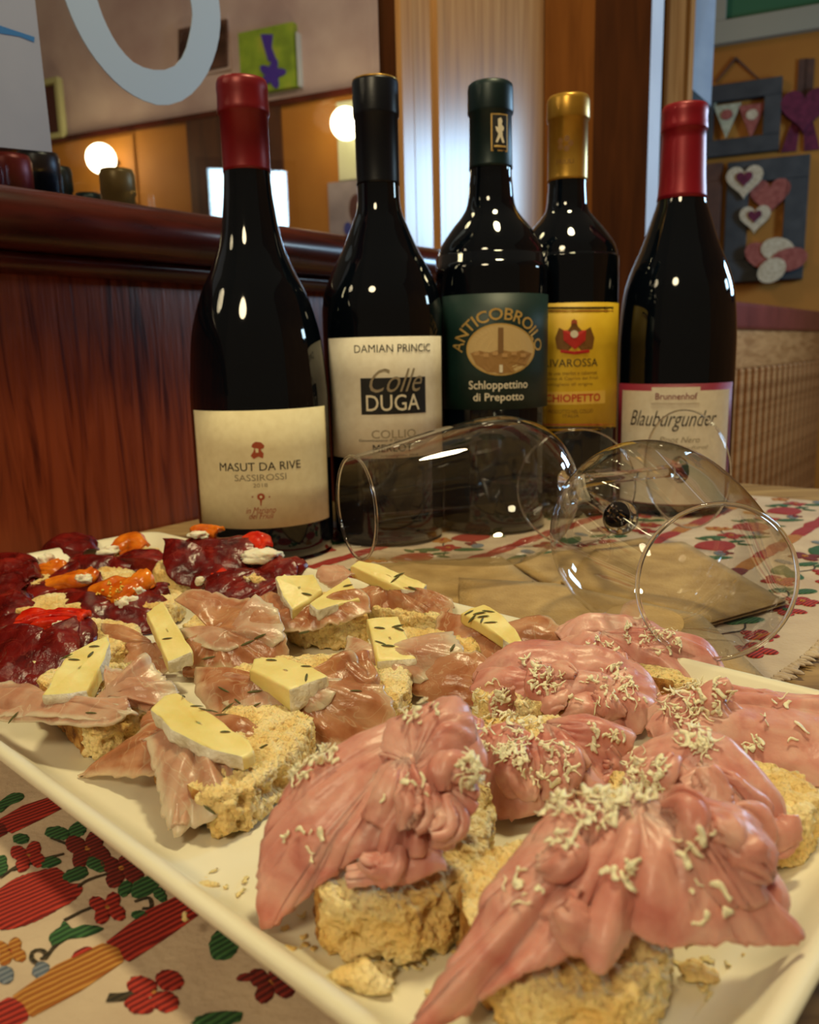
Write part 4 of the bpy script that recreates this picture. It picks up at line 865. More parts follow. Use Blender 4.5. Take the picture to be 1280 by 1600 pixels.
def skin(parent, name, V, F4, n, k, sp, tp, uv, m, seed, wr, th, warp, ref):
    """creases, thickness and closed rim for an open n x k sheet"""
    vn = vnormals(V, F4)
    if np.sum(vn * ref) < 0: vn = -vn; F4 = F4[:, ::-1]
    # long creases follow the fold, fine ones go anywhere
    q = np.stack([sp * 3.2 + 0.8 * np.sin(tp * 5 + seed), tp * 1.6, np.full(sp.size, seed * 3.1)], 1)
    cr = 1 - 2 * np.abs(vnoise(q, seed)); cr2 = vnoise(V * 320 + seed, seed + 5); cr3 = 1 - 2 * np.abs(vnoise(V * 110 + seed, seed + 9))
    V = V + vn * (wr * (1.1 * cr + 0.35 * cr2 + 1.1 * cr3))[:, None]
    if warp: V = V + warp * np.stack([fbm(V * 75 + 9.1 * a_, 2, seed + a_) for a_ in (1, 2, 3)], 1)
    V[:, 2] = np.maximum(V[:, 2], TZ + 0.0006)
    vn = vnormals(V, F4); o = V + vn * th * .5; b = V - vn * th * .5; b[:, 2] = np.maximum(b[:, 2], TZ + 0.0002); nn = len(V)
    rim = list(range(k)) + [r * k + k - 1 for r in range(1, n)] + [(n - 1) * k + j for j in range(k - 2, -1, -1)] + [r * k for r in range(n - 2, 0, -1)]
    Fc = [tuple(f) for f in F4] + [tuple(nn + a for a in f[::-1]) for f in F4]
    sgn = 1
    e0 = (rim[0], rim[1]); ok = any((f[x], f[(x + 1) % 4]) == e0 for f in F4[:k] for x in range(4))
    for x in range(len(rim)):
        a_, b_ = rim[x], rim[(x + 1) % len(rim)]; Fc.append((b_, a_, nn + a_, nn + b_) if ok else (a_, b_, nn + b_, nn + a_))
    remember(o, vn)
    return mesh(name, np.vstack([o, b]), Fc, m, parent, True, np.vstack([uv, uv]))

def fold(parent, path, m, h=0.6, A=100, wr=0.0006, n=46, k=30, th=0.0010, N0=(0, -0.5, 0.87), name='ham_fold', seed=0, frill=0.0, ff=3.0, skew=0.0, ragged=0.0, warp=0.0, pts3=None):
    """a slice of meat folded over: a sheet swept along its crest, its flanks bending down and under"""
    p = np.array(pts3) if pts3 is not None else np.array([list(Q(a[0], a[1], a[2])) + [a[3] * a[2] * 0.01 / F] for a in path]); c = catmull(p, n); X, w = c[:, :3], np.maximum(c[:, 3], 0.0004)
    Tn = np.gradient(X, axis=0); Tn /= np.linalg.norm(Tn, axis=1, keepdims=True) + 1e-12
    N0 = nrm(N0); Nn = N0[None] - (Tn @ N0)[:, None] * Tn; Nn /= np.linalg.norm(Nn, axis=1, keepdims=True); B = np.cross(Tn, Nn)
    s = np.linspace(-1, 1, k); AA = math.radians(A); t = np.linspace(0, 1, n)
    ss, tt = np.meshgrid(s, t); a = ss * AA + skew; mx = math.sin(min(AA, math.pi / 2))
    lx = np.sin(a) / mx; ly = h * (np.cos(a) - 1)
    if frill: ly = ly + frill * np.abs(ss) ** 1.5 * np.sin(ff * 6.283 * tt + seed + 1.3 * np.sign(ss)); 
    rag = 1 + ragged * vnoise(np.stack([tt.ravel() * 14, np.sign(ss).ravel() * 3.0, np.full(tt.size, seed * 1.7)], 1), seed).reshape(tt.shape) * np.abs(ss) ** 3
    V = X[:, None] + B[:, None] * (lx * rag * w[:, None])[..., None] + Nn[:, None] * (ly * w[:, None])[..., None]
    V = V.reshape(-1, 3); i = np.arange(n - 1)[:, None] * k; j = np.arange(k - 1)[None]
    F4 = np.stack([i + j, i + j + 1, i + k + j + 1, i + k + j], -1).reshape(-1, 4)
    return skin(parent, name, V, F4, n, k, ss.ravel(), tt.ravel(), np.stack([(ss.ravel() + 1) / 2, tt.ravel()], 1), m, seed, wr, th, warp, np.repeat(Nn, k, 0))

def fan(parent, pinch, rays, m, seed, name, bulge=0.16, th=0.0010, wr=0.0004, warp=0.0006, N0=(0, -0.5, 0.87), amp=1.0, k=30, per=9, fine=1.0):
    """a thin slice gathered at one point and spread in pleats: each ray is (px, py, y, pleat height in mm)"""
    p0 = Q(*pinch); N0 = nrm(N0); R = []
    for a in rays:
        q = Q(a[0], a[1], a[2]); e = (a[3] if len(a) > 3 else 0) * 0.001 * amp; R.append(list(q) + [e])
    n = (len(R) - 1) * per + 1; C = catmull(np.array(R), n); t = np.linspace(0.04, 1, k)[None, :, None]
    out, e = C[:, None, :3], C[:, None, 3:]; ln = np.linalg.norm(out - p0, axis=2, keepdims=True)
    V = p0 + (out - p0) * t + N0 * (bulge * ln * 4 * (t * (1 - t)) * 0.75 + e * np.sin(np.pi * np.minimum(t * 0.62, 1)) * np.minimum(1, t * 2.2))
    edge = (0.0006 * fine) * vnoise(np.stack([np.arange(n) * 0.9, np.zeros(n), np.full(n, seed * 2.3)], 1), seed); rf = 0.0009 * fine * vnoise(np.stack([np.arange(n) * 0.45, np.ones(n) * 4, np.full(n, seed * 1.3)], 1), seed + 2)
    V = V + nrm_rows(out - p0) * (edge[:, None, None] * t ** 4) + N0 * (rf[:, None, None] * t ** 3)
    V = V.reshape(-1, 3); V[:, 2] = np.maximum(V[:, 2], TZ + 0.0008)
    i = np.arange(n - 1)[:, None] * k; j = np.arange(k - 1)[None]; F4 = np.stack([i + j, i + j + 1, i + k + j + 1, i + k + j], -1).reshape(-1, 4)
    tp = np.tile(t.ravel(), n); sp = np.repeat(np.linspace(-1, 1, n), k)
    return skin(parent, name, V, F4, n, k, sp * 2, tp, np.stack([0.5 + tp * 0.5, sp], 1), m, seed, wr, th, warp, np.repeat(N0[None], len(V), 0))
def nrm_rows(a): return a / (np.linalg.norm(a, axis=-1, keepdims=True) + 1e-9)
def fans(r, items, m, seed, name, **kw):
    for i, (p, rays, *o) in enumerate(items):
        q = dict(kw); q.update(o[0] if o else {}); fan(r, p, rays, q.pop('m', m), seed * 10 + i, name, **q)

def resample(poly, n, closed_smooth):
    if closed_smooth: return catmull(poly, n, True), None
    poly = np.asarray(poly, float); m = len(poly); L_ = np.linalg.norm(np.roll(poly, -1, 0) - poly, axis=1); cum = np.concatenate([[0], np.cumsum(L_)]); t = np.linspace(0, cum[-1], n, endpoint=False)
    i = np.minimum(np.searchsorted(cum, t, side='right') - 1, m - 1); f = (t - cum[i]) / L_[i]; return poly[i] + (np.roll(poly, -1, 0)[i] - poly[i]) * f[:, None], i

def slab(parent, top, th, m_body, m_side, side_edges, names, n=120, nr=18, ns=12, rnd=0.0015, disp=None, smooth_outline=False, down=(0, 0, -1), flare=0.0, side_out=0.0):
    """a slice or wedge: top outline in space, given thickness; chosen edges belong to the rind or crust"""
    top = np.asarray(top, float); o, ei = resample(top, n, smooth_outline)
    if ei is None:
        d = np.array([[np.linalg.norm(q - p) for p in top] for q in o]); ei = np.argmin(np.array([[np.linalg.norm(q - (top[i] + top[(i + 1) % len(top)]) / 2) for i in range(len(top))] for q in o]), 1)
    c = o.mean(0); dn = nrm(down); L_ = np.linalg.norm(o - c, axis=1, keepdims=True); rad = (o - c) / L_
    prof = [(None, g) for g in np.linspace(0.03, 1, nr + 1)[:-1]]
    rings = [c + (o - c) * g * (1 - rnd / L_) for _, g in prof]; flag = [0] * len(rings)
    for q in np.linspace(0, math.pi / 2, 5): rings.append(o - rad * rnd * (1 - math.sin(q)) + dn * rnd * (1 - math.cos(q))); flag.append(1 if q > 0.6 else 0)
    for q in np.linspace(0, 1, ns)[1:]: rings.append(o + rad * flare * q + dn * (rnd + (th - 2 * rnd) * q)); flag.append(1)
    for q in np.linspace(0, math.pi / 2, 4)[1:]: rings.append(o + rad * (flare - rnd * (1 - math.cos(q))) + dn * (th - rnd + rnd * math.sin(q))); flag.append(1)
    rings.append(c + (o - c) * 0.5 + dn * th); flag.append(0)
    R_ = len(rings); V = np.vstack(rings)
    idx = np.arange(n); F4 = []
    side = np.isin(ei, list(side_edges)); isd = []
    for r in range(R_ - 1):
        for i in range(n):
            F4.append((r * n + i, (r + 1) * n + i, (r + 1) * n + (i + 1) % n, r * n + (i + 1) % n)); isd.append(bool(flag[r]) and bool(side[i]))
    F4 = np.array(F4); vn = vnormals(V, F4)
    if np.dot(vn[(nr + 4 + ns // 2) * n], rad[0]) < 0: vn = -vn; F4 = F4[:, ::-1]
    sv = np.zeros(len(V)); 
    for r in range(R_):
        if flag[r]: sv[r * n:(r + 1) * n] = side
    if disp is not None:
        dd = disp(V, sv); V = V + vn * dd[:, None]
    if side_out: V = V + vn * (side_out * sv)[:, None]
    vn = vnormals(V, F4)
    remember(V[: (nr + 4) * n], vn[: (nr + 4) * n]); isd = np.array(isd); out = []
    for sel, m, nm in ((~isd, m_body, names[0]), (isd, m_side, names[1])):
        if not sel.any(): out.append(None); continue
        f = F4[sel]; u, inv = np.unique(f, return_inverse=True); inv = inv.reshape(f.shape); ff_ = [tuple(q) for q in inv]
        VV = V[u]
        if nm == names[0]:
            ce = len(VV); f0 = np.searchsorted(u, np.arange(n)); VV = np.vstack([VV, V[:n].mean(0)[None]]); ff_ += [(int(f0[(i + 1) % n]), ce, int(f0[i])) if F4[0][0] == 0 and False else (int(f0[i]), int(f0[(i + 1) % n]), ce) for i in range(n)]
            l0 = np.searchsorted(u, (R_ - 1) * n + np.arange(n)); ff_.append(tuple(int(q) for q in l0))
        out.append(mesh(nm, VV, ff_, m, parent if nm == names[0] or out[0] is None else out[0], True))
    return out

def crumbly(seed, hole=1.0, amp=1.0):
    def f(V, sv):
        a = amp * (0.0006 * fbm(V * 170, 3, seed) + 0.0005 * fbm(V * 620, 2, seed + 3) + 0.00035 * vnoise(V * 1500, seed + 5)); d1, r1 = worley(V * 210, seed); d2, r2 = worley(V * 420, seed + 4); d3, r3 = worley(V * 100, seed + 7)
        h = 0.0026 * np.clip(0.62 * r1 - d1 + 0.05, 0, 1) * (r1 > 0.35) + 0.0016 * np.clip(0.6 * r2 - d2 + 0.1, 0, 1) + 0.0045 * np.clip(0.5 * r3 - d3, 0, 1)
        return a - hole * h * 2.0 * (1 - 0.9 * sv) + sv * (0.0003 * vnoise(V * 500, seed + 11))
    return f
def bread(parent, cm, top=0.0205, crust=(), n=150, ns=12, nr=18, hole=1.0, seed=1, smooth=True, tilt=(0, 0)):
    p = np.array([(a * 0.01, b * 0.01, top) for a, b in cm]); c = p.mean(0)
    p[:, 2] += tilt[0] * (p[:, 0] - c[0]) + tilt[1] * (p[:, 1] - c[1])
    return slab(parent, p, top - TZ - 0.0002, M['crumb'], M['crust'], crust, ('bread', 'crust'), n, nr, ns, 0.0022, crumbly(seed, hole), smooth)
def wedge(parent, pts, th, rind, seed=1, down=(0, 0.1, -1), name='cheese_wedge'):
    p = np.array([Q(*a) for a in pts]); ar = np.cross(p[1] - p[0], p[2] - p[0])
    def f(V, sv): return 0.00035 * fbm(V * 160, 2, seed) + sv * (0.0005 * vnoise(V * 500, seed + 3) + 0.0004 * fbm(V * 220, 2, seed + 8))
    o = slab(parent, p, th, M['cheese'], M['rind'], rind, (name, 'rind'), 96, 10, 9, 0.0010, f, False, down, 0.0, 0.0004)
    if o[1]: o[1]['label'] = 'white velvety rind'
    return o[0]
def curl(c, nr_, rg, ln, w, V, Fc):
    """one grated shred"""
    t = nrm(np.cross(nr_, nrm([rg.gauss(0, 1), rg.gauss(0, 1), rg.gauss(0, 1)]))); nn = nrm(nr_ + 0.45 * np.array([rg.gauss(0, .6), rg.gauss(0, .6), rg.gauss(0, .4)])); sd = nrm(np.cross(t, nn)); t = np.cross(nn, sd); b = len(V); k = rg.uniform(0.3, 2.2); bw = rg.uniform(-.3, .3)
    for i in range(6):
        a = (i / 5 - 0.5); p = c + t * ln * (math.sin(a * k) / k) * 1.1 + nn * (0.0003 + ln * 0.30 * (1 - math.cos(a * k * 1.5))) + sd * ln * (0.10 * math.sin(6 * a + k) + bw * a * a)
        ww = w * (1 - 1.5 * a * a) * (0.55 + 0.8 * rg.random())
        for q, e in ((-1, 0), (1, 0), (1, 1), (-1, 1)): V.append(p + sd * ww * q + nn * 0.00022 * e)
    for i in range(5):
        for q in range(4): Fc.append((b + 4 * i + q, b + 4 * i + (q + 1) % 4, b + 4 * i + 4 + (q + 1) % 4, b + 4 * i + 4 + q))
    Fc.append((b + 3, b + 2, b + 1, b)); Fc.append((b + 20, b + 21, b + 22, b + 23))
def shavings(parent, spots, seed):
    rg = random.Random(seed); V, Fc = [], []
    for px, py, rad, cnt in spots:
        for _ in range(cnt):
            c, n_ = pick(px, py, rad, rg); curl(c + n_ * 0.0003 + Z * rg.random() * 0.0007, n_, rg, rg.choice([.0012, .0018, .0024, .0032, .0042]) * rg.uniform(.8, 1.15), rg.choice([.0002, .0003, .00045, .0007]), V, Fc)
    return tag(mesh('grated_shavings', V, Fc, M['shaving'], parent), kind='stuff')
NEEDLE = None
def needles(parent, spots, seed):
    """rosemary leaves, one piece each, sharing a mesh"""
    global NEEDLE
    rg = random.Random(seed)
    for px, py, ang in spots:
        c, n_ = pick(px, py, 2.0, rg)
        if NEEDLE is None:
            V, Fc = [], []
            for i, (x, r_) in enumerate(((-1, .25), (-.6, .9), (0, 1), (.6, .8), (1, .15))):
                for q in range(6): V.append((x, r_ * math.cos(q * 1.047), r_ * 0.6 * math.sin(q * 1.047) + 0.35 * (1 - x * x)))
            for i in range(4):
                for q in range(6): Fc.append((6 * i + q, 6 * i + 6 + q, 6 * i + 6 + (q + 1) % 6, 6 * i + (q + 1) % 6))
            Fc += [(0, 1, 2, 3, 4, 5), (29, 28, 27, 26, 25, 24)]
            NEEDLE = bpy.data.meshes.new('rosemary_leaf'); NEEDLE.from_pydata([tuple(map(float, v)) for v in V], [], Fc); NEEDLE.materials.append(M['herb'])
        o = bpy.data.objects.new('rosemary_leaf', NEEDLE); COL.objects.link(o)
        t = _r * math.cos(ang) + _u * math.sin(ang); t = nrm(t - n_ * np.dot(t, n_)); b = np.cross(n_, t); dist = np.linalg.norm(c - CAM); sc = dist / 0.30
        ln, w = 0.0022 * sc * rg.uniform(0.8, 1.25), 0.00042 * sc * rg.uniform(0.8, 1.2); p = c + n_ * w * 0.5; pw = parent_world(parent)
        o.parent = parent
        o.matrix_parent_inverse = Matrix.Translation(-pw); o.matrix_basis = Matrix(((t[0] * ln, b[0] * w, n_[0] * w, p[0]), (t[1] * ln, b[1] * w, n_[1] * w, p[1]), (t[2] * ln, b[2] * w, n_[2] * w, p[2]), (0, 0, 0, 1)))
def dollop(parent, px, py, ycm, rpx, hpx, m, name='cream_cheese', seed=1, amp=0.35, fr=260, dpt=0.7):
    """a lump with a torn surface"""
    c = Q(px, py, ycm); sc = ycm * 0.01 / F; n, k = 36, 20; V = []
    for i in range(k + 1):
        th_ = math.pi * i / k
        for j in range(n):
            ph = 2 * math.pi * j / n; V.append((math.sin(th_) * math.cos(ph), math.sin(th_) * math.sin(ph), math.cos(th_)))
    V = np.array(V); rr = 1 + amp * fbm(V * 1.6 + seed * 3, 3, seed) + 0.12 * vnoise(V * 6, seed)
    X = c + (V * rr[:, None]) @ np.array([[rpx * sc, 0, 0], [0, rpx * sc * dpt, 0], [0, 0, hpx * sc]])
    Fc = [(i * n + j, (i + 1) * n + j, (i + 1) * n + (j + 1) % n, i * n + (j + 1) % n) for i in range(k) for j in range(n)]
    X[:, 2] = np.maximum(X[:, 2], TZ + 0.0004); remember(X, V)
    return mesh(name, X, Fc, m, parent)

def ruffles(r, spots, m, seed, name, flat=0, **k):
    """small crumpled folds growing out of what is already there"""
    rg = random.Random(seed)
    for i, (px, py, rad, cnt, ln, w) in enumerate(spots):
        for q in range(cnt):
            c, n_ = pick(px, py, rad, rg); t = nrm(np.cross(n_, nrm([rg.gauss(0, 1), rg.gauss(0, 1), rg.gauss(0, .4)]))); s_ = np.cross(n_, t); bend = rg.uniform(-.45, .45); up = rg.uniform(0.05, 0.35) * w if flat else rg.uniform(0.2, 0.7) * w
            pts = [np.append(c + t * ln * f + s_ * ln * bend * (1 - (2 * f) ** 2) + n_ * (up * (1 - 3.2 * f * f)), w * g) for f, g in ((-.55, .3), (-.25, .9), (.1, 1.1), (.4, .8), (.6, .25))]
            o = dict(h=rg.uniform(.25, .55) if flat else rg.uniform(.6, 1.1), A=rg.uniform(45, 80) if flat else rg.uniform(65, 105), wr=0.0007, th=0.0010, frill=rg.uniform(0, .25), ff=rg.uniform(1, 2.5), seed=seed * 7 + i * 13 + q, n=26, k=20, N0=n_ + 0.35 * np.array([rg.gauss(0, 1), rg.gauss(0, 1), 0]), name=name, pts3=pts, ragged=0.15); o.update(k)
            fold(r, None, m, **o)
CROSTINI = []
def crostino(label, cm, group):
    SURF_V.clear(); SURF_N.clear(); c = np.mean(np.array(cm), 0) * 0.01
    return empty('open_sandwich', (c[0], c[1], TZ), label, 'sandwich', 'pink ham sandwiches on the tray' if 'dried beef' not in label and 'cured' not in label else 'cured ham and cheese sandwiches on the tray' if 'cured' in label else 'dried beef sandwiches on the tray')

HAM, PRO, PRP, BRE = M['ham'], M['prosciutto'], M['prosciutto_pale'], M['bresaola']
# ---- pink ham under grated shavings
def ham(r, paths, seed, keep=None, **k):
    for i, q in enumerate(paths):
        if keep is not None and i not in keep: continue
        o = dict(h=0.6, A=88, wr=0.0007, name='ham_fold', seed=seed * 10 + i, th=0.0012, frill=0.08, ff=1.7, ragged=0.10, warp=0.0011); o.update(k); o.update(q[1] if len(q) > 1 and isinstance(q[1], dict) else {}); fold(r, q[0], HAM, **o)

cm = [(-1.95, 14.5), (-0.9, 14.05), (0.25, 14.1), (1.2, 15.5), (1.85, 17.6), (1.5, 19.2), (-0.3, 19.2), (-2.0, 18), (-2.2, 16.2)]
r = crostino('front left ham sandwich, one long pink fold hanging down to the tray rim', cm, None)
bread(r, cm, 0.0215, (8, 7), 230, 20, 26, 1.1, 3)
ham(r, [([(740, 1135, 18.2, 20), (665, 1150, 17.6, 46), (575, 1210, 16.6, 72), (500, 1300, 15.6, 84), (452, 1385, 15.1, 62), (418, 1452, 14.9, 20)], dict(h=0.5, wr=0.0004)),
        ([(570, 1215, 16.6, 30), (640, 1160, 16.6, 44), (700, 1130, 16.8, 48), (728, 1185, 16.4, 34), (722, 1215, 16.3, 12)], dict(h=0.6, wr=0.0004)),
        ([(660, 1160, 16.6, 22), (645, 1200, 15.8, 40), (620, 1250, 15.1, 52), (585, 1310, 14.8, 44), (545, 1350, 14.8, 18)], dict(wr=0.0007)),
        ([(680, 1190, 16.0, 20), (722, 1215, 15.6, 26), (735, 1255, 15.1, 44), (712, 1300, 14.8, 44), (670, 1325, 14.8, 26), (640, 1320, 14.9, 10)], dict(h=0.7)),
        ([(672, 1195, 15.5, 14), (690, 1225, 15.2, 16), (665, 1262, 14.8, 18), (635, 1300, 14.6, 20), (610, 1325, 14.7, 8)], dict(h=1.0, wr=0.001)),
        ([(700, 1262, 14.7, 10), (678, 1275, 14.5, 14), (655, 1300, 14.4, 16), (662, 1330, 14.5, 12)], dict(h=1.1, wr=0.001, frill=0.3)),
        ([(548, 1362, 14.7, 10), (600, 1350, 14.6, 20), (650, 1345, 14.5, 18), (690, 1340, 14.7, 8)], dict(h=0.4, wr=0.0006, frill=0.2)),
        ], 1, keep=[1, 6])
fans(r, [((690, 1128, 17.7), [(520, 1180, 17.2), (455, 1235, 16.7, 1), (418, 1320, 16.0, 2), (404, 1400, 15.3, 1.5), (416, 1456, 14.9, 1), (470, 1415, 14.9, 1), (530, 1365, 14.9, 1.2), (595, 1325, 15.0, 0.5), (615, 1285, 15.3, -2.5), (640, 1230, 16, -1)], dict(bulge=.20)),
   ((640, 1200, 16.2), [(560, 1185, 16.9), (610, 1140, 17.5, 1.5), (668, 1112, 17.8, 2), (718, 1104, 17.5, 1.5), (738, 1150, 16.9, 2), (734, 1205, 16.3, 1), (690, 1215, 16.0, -2.5)], dict(bulge=.22)),
   ((650, 1215, 15.8), [(705, 1195, 16.0, -1), (742, 1225, 15.6, 2.5), (738, 1270, 15.1, 1), (712, 1290, 15.0, -2.5), (700, 1330, 14.7, 2.5), (672, 1318, 14.8, -2.5), (655, 1350, 14.5, 2), (628, 1322, 14.8, -2.5), (600, 1352, 14.6, 2), (585, 1310, 15.0, -1.5), (560, 1300, 15.3, 1)], dict(bulge=.22)),
   ((640, 1190, 16.0), [(600, 1230, 15.7, 1), (570, 1290, 15.2, 2.5), (610, 1300, 14.9, 1), (650, 1270, 15.0, -2), (668, 1240, 15.4, 1)], dict(bulge=.25))], HAM, 101, 'ham_slice', th=0.0012)
ruffles(r, [(675, 1240, 45, 3, 0.0072, 0.0026), (600, 1330, 40, 1, 0.0072, 0.0024), (720, 1210, 25, 1, 0.0064, 0.0024)], HAM, 101, 'ham_fold')
shavings(r, [(505, 1180, 22, 24), (470, 1205, 22, 16), (655, 1112, 34, 14), (735, 1195, 22, 22), (742, 1225, 18, 14), (470, 1320, 40, 7), (640, 1250, 50, 6)], 1)

cm = [(0.8, 14.6), (1.2, 12.7), (2.4, 11.7), (3.7, 11.9), (4.8, 13.6), (5.0, 15.4), (3.6, 16.4), (1.3, 16.2)]
r = crostino('front right ham sandwich, the largest pile of folded pink ham, nearest the viewer', cm, None)
bread(r, cm, 0.0205, (7, 0), 230, 20, 26, 1.1, 5)
ham(r, [([(880, 1300, 14.6, 30), (840, 1360, 13.9, 70), (805, 1430, 13.2, 96), (765, 1500, 12.6, 88), (715, 1550, 12.3, 46), (660, 1606, 12.0, 20)], dict(h=0.45, wr=0.0006)),
        ([(1015, 1240, 14.4, 24), (985, 1290, 13.6, 62), (945, 1370, 12.8, 92), (915, 1450, 12.3, 74), (925, 1500, 12.0, 34), (940, 1532, 11.9, 6)], dict(h=0.45, wr=0.0007)),
        ([(960, 1330, 13.4, 40), (1050, 1390, 12.8, 80), (1130, 1435, 12.6, 62), (1200, 1462, 12.7, 34), (1246, 1472, 12.8, 8)], dict(h=0.42, wr=0.0004)),
        ([(990, 1285, 13.9, 26), (1070, 1295, 13.8, 40), (1140, 1330, 13.6, 46), (1185, 1390, 13.2, 46), (1190, 1450, 12.9, 26)], dict(h=0.7, wr=0.0005)),
        ([(985, 1345, 13.0, 20), (1060, 1370, 12.7, 40), (1130, 1405, 12.5, 46), (1180, 1440, 12.5, 22)], dict(h=0.6, wr=0.0005)),
        ([(900, 1265, 14.4, 22), (862, 1310, 13.9, 30), (845, 1380, 13.1, 34), (852, 1440, 12.7, 22)], dict(h=0.9, wr=0.0006)),
        ([(945, 1275, 14.2, 22), (905, 1330, 13.4, 34), (885, 1390, 12.8, 30), (878, 1440, 12.5, 14)], dict(h=0.7, wr=0.0008)),
        ([(1010, 1270, 13.6, 14), (1025, 1300, 13.3, 22), (985, 1360, 12.6, 30), (975, 1430, 12.1, 30), (960, 1480, 12.0, 12)], dict(h=0.9, wr=0.0006)),
        ], 2, keep=[3, 5])
fans(r, [((1005, 1245, 14.2), [(850, 1300, 14.2), (775, 1385, 13.4, 1), (725, 1470, 12.8, 1.5), (690, 1545, 12.3, 1), (652, 1612, 11.9, 1), (730, 1575, 12.1, -1), (810, 1530, 12.1, 1), (875, 1500, 12.2, 1), (890, 1455, 12.6, -3), (905, 1500, 12.1, 2), (930, 1535, 11.8, 2.5), (965, 1490, 12.2, 1), (990, 1440, 12.6, -3), (1020, 1300, 13.6, -2)], dict(bulge=.12)),
   ((1000, 1270, 13.8), [(975, 1420, 12.7, -2), (1020, 1478, 12.3, 1), (1100, 1482, 12.4, 2), (1180, 1482, 12.5, 1.5), (1248, 1474, 12.7, 1), (1215, 1435, 12.9, 1), (1160, 1410, 13.1, -3), (1100, 1370, 13.3, -1)], dict(bulge=.16)),
   ((1010, 1255, 14.0), [(1040, 1390, 13.0, -3), (1110, 1420, 12.7, 2), (1165, 1430, 12.7, 2.5), (1188, 1400, 12.9, 1.5), (1165, 1360, 13.3, -3), (1120, 1330, 13.6, -1)], dict(bulge=.22)),
   ((1015, 1250, 14.2), [(1060, 1330, 13.5, -2.5), (1130, 1360, 13.1, 2.5), (1185, 1365, 13.2, 3), (1205, 1325, 13.6, 1), (1150, 1280, 14.1, 1), (1080, 1250, 14.5)], dict(bulge=.22)),
   ((960, 1255, 14.3), [(900, 1265, 14.5), (850, 1310, 14.0, 2), (828, 1390, 13.2, 2), (850, 1450, 12.7, 1), (872, 1400, 12.9, -3), (890, 1350, 13.3, 2), (930, 1330, 13.4, -1)], dict(bulge=.2))], HAM, 102, 'ham_slice', th=0.0012)
ruffles(r, [(880, 1420, 50, 2, 0.0072, 0.0024), (1150, 1330, 50, 2, 0.008, 0.0027), (1040, 1290, 40, 1, 0.0072, 0.0026), (840, 1330, 40, 1, 0.0072, 0.0024)], HAM, 102, 'ham_fold')
shavings(r, [(920, 1260, 50, 60), (860, 1250, 30, 26), (985, 1235, 40, 26), (970, 1370, 30, 9), (880, 1310, 20, 10), (1090, 1320, 40, 8), (1100, 1410, 40, 6), (820, 1380, 40, 8)], 2)

cm = [(1.9, 20.4), (3.4, 19.9), (4.6, 20.2), (5.6, 21.1), (5.3, 22.4), (3.0, 22.8), (1.7, 22.2)]
r = crostino('pink ham sandwich between the front pair and the crumpled one, covered in pale shavings', cm, None)
bread(r, cm, 0.0200, (5, 6), 150, 14, 18, 1.0, 7)
ham(r, [([(800, 1130, 20.8, 46), (800, 1175, 20.0, 62), (795, 1225, 19.3, 58), (790, 1268, 18.9, 40), (785, 1285, 18.9, 12)], dict(h=0.45, wr=0.0004)),
        ([(735, 1140, 21.2, 26), (820, 1140, 20.8, 40), (900, 1155, 20.5, 46), (960, 1160, 20.4, 30), (990, 1152, 20.6, 8)], dict(h=0.5, wr=0.0006)),
        ([(840, 1150, 20.4, 24), (880, 1185, 19.8, 34), (915, 1220, 19.4, 34), (930, 1262, 19.2, 16)], dict(h=0.7, wr=0.0007)),
        ([(740, 1120, 21.2, 20), (735, 1160, 20.6, 30), (745, 1205, 20.0, 28), (760, 1240, 19.6, 12)], dict(h=0.7, wr=0.0007)),
        ([(930, 1160, 20.2, 24), (945, 1200, 19.7, 30), (930, 1240, 19.4, 20)], dict(h=0.7, wr=0.0007)),
        ([(850, 1175, 20.0, 12), (862, 1215, 19.4, 16), (855, 1250, 19.2, 14), (870, 1275, 19.1, 8)], dict(h=1.0, wr=0.0009))], 3, keep=[3, 5])
fans(r, [((800, 1128, 20.9), [(735, 1160, 20.6), (742, 1225, 19.8, -1.5), (752, 1268, 19.2, 2), (790, 1288, 18.9, 2.5), (838, 1275, 18.9, 2), (862, 1245, 19.3, -3), (890, 1215, 19.7, -1)], dict(bulge=.2)),
   ((850, 1130, 20.9), [(830, 1210, 19.8, -2), (870, 1262, 19.2, 2), (905, 1255, 19.2, -2), (935, 1260, 19.2, 2), (955, 1215, 19.8, -1.5), (988, 1165, 20.4, 1.5), (975, 1138, 20.9), (920, 1128, 21.1)], dict(bulge=.18)),
   ((840, 1165, 20.2), [(855, 1235, 19.3, -1), (880, 1240, 19.2, 2), (895, 1210, 19.5, -2), (920, 1200, 19.6, 1.5), (900, 1170, 20.1)], dict(bulge=.25))], HAM, 103, 'ham_slice', th=0.0012)
ruffles(r, [(870, 1190, 50, 3, 0.0088, 0.003), (940, 1180, 40, 1, 0.008, 0.0029)], HAM, 103, 'ham_fold')
shavings(r, [(790, 1140, 55, 60), (740, 1160, 25, 24), (850, 1190, 50, 40), (800, 1180, 30, 26), (900, 1150, 40, 12), (970, 1150, 14, 6)], 3)

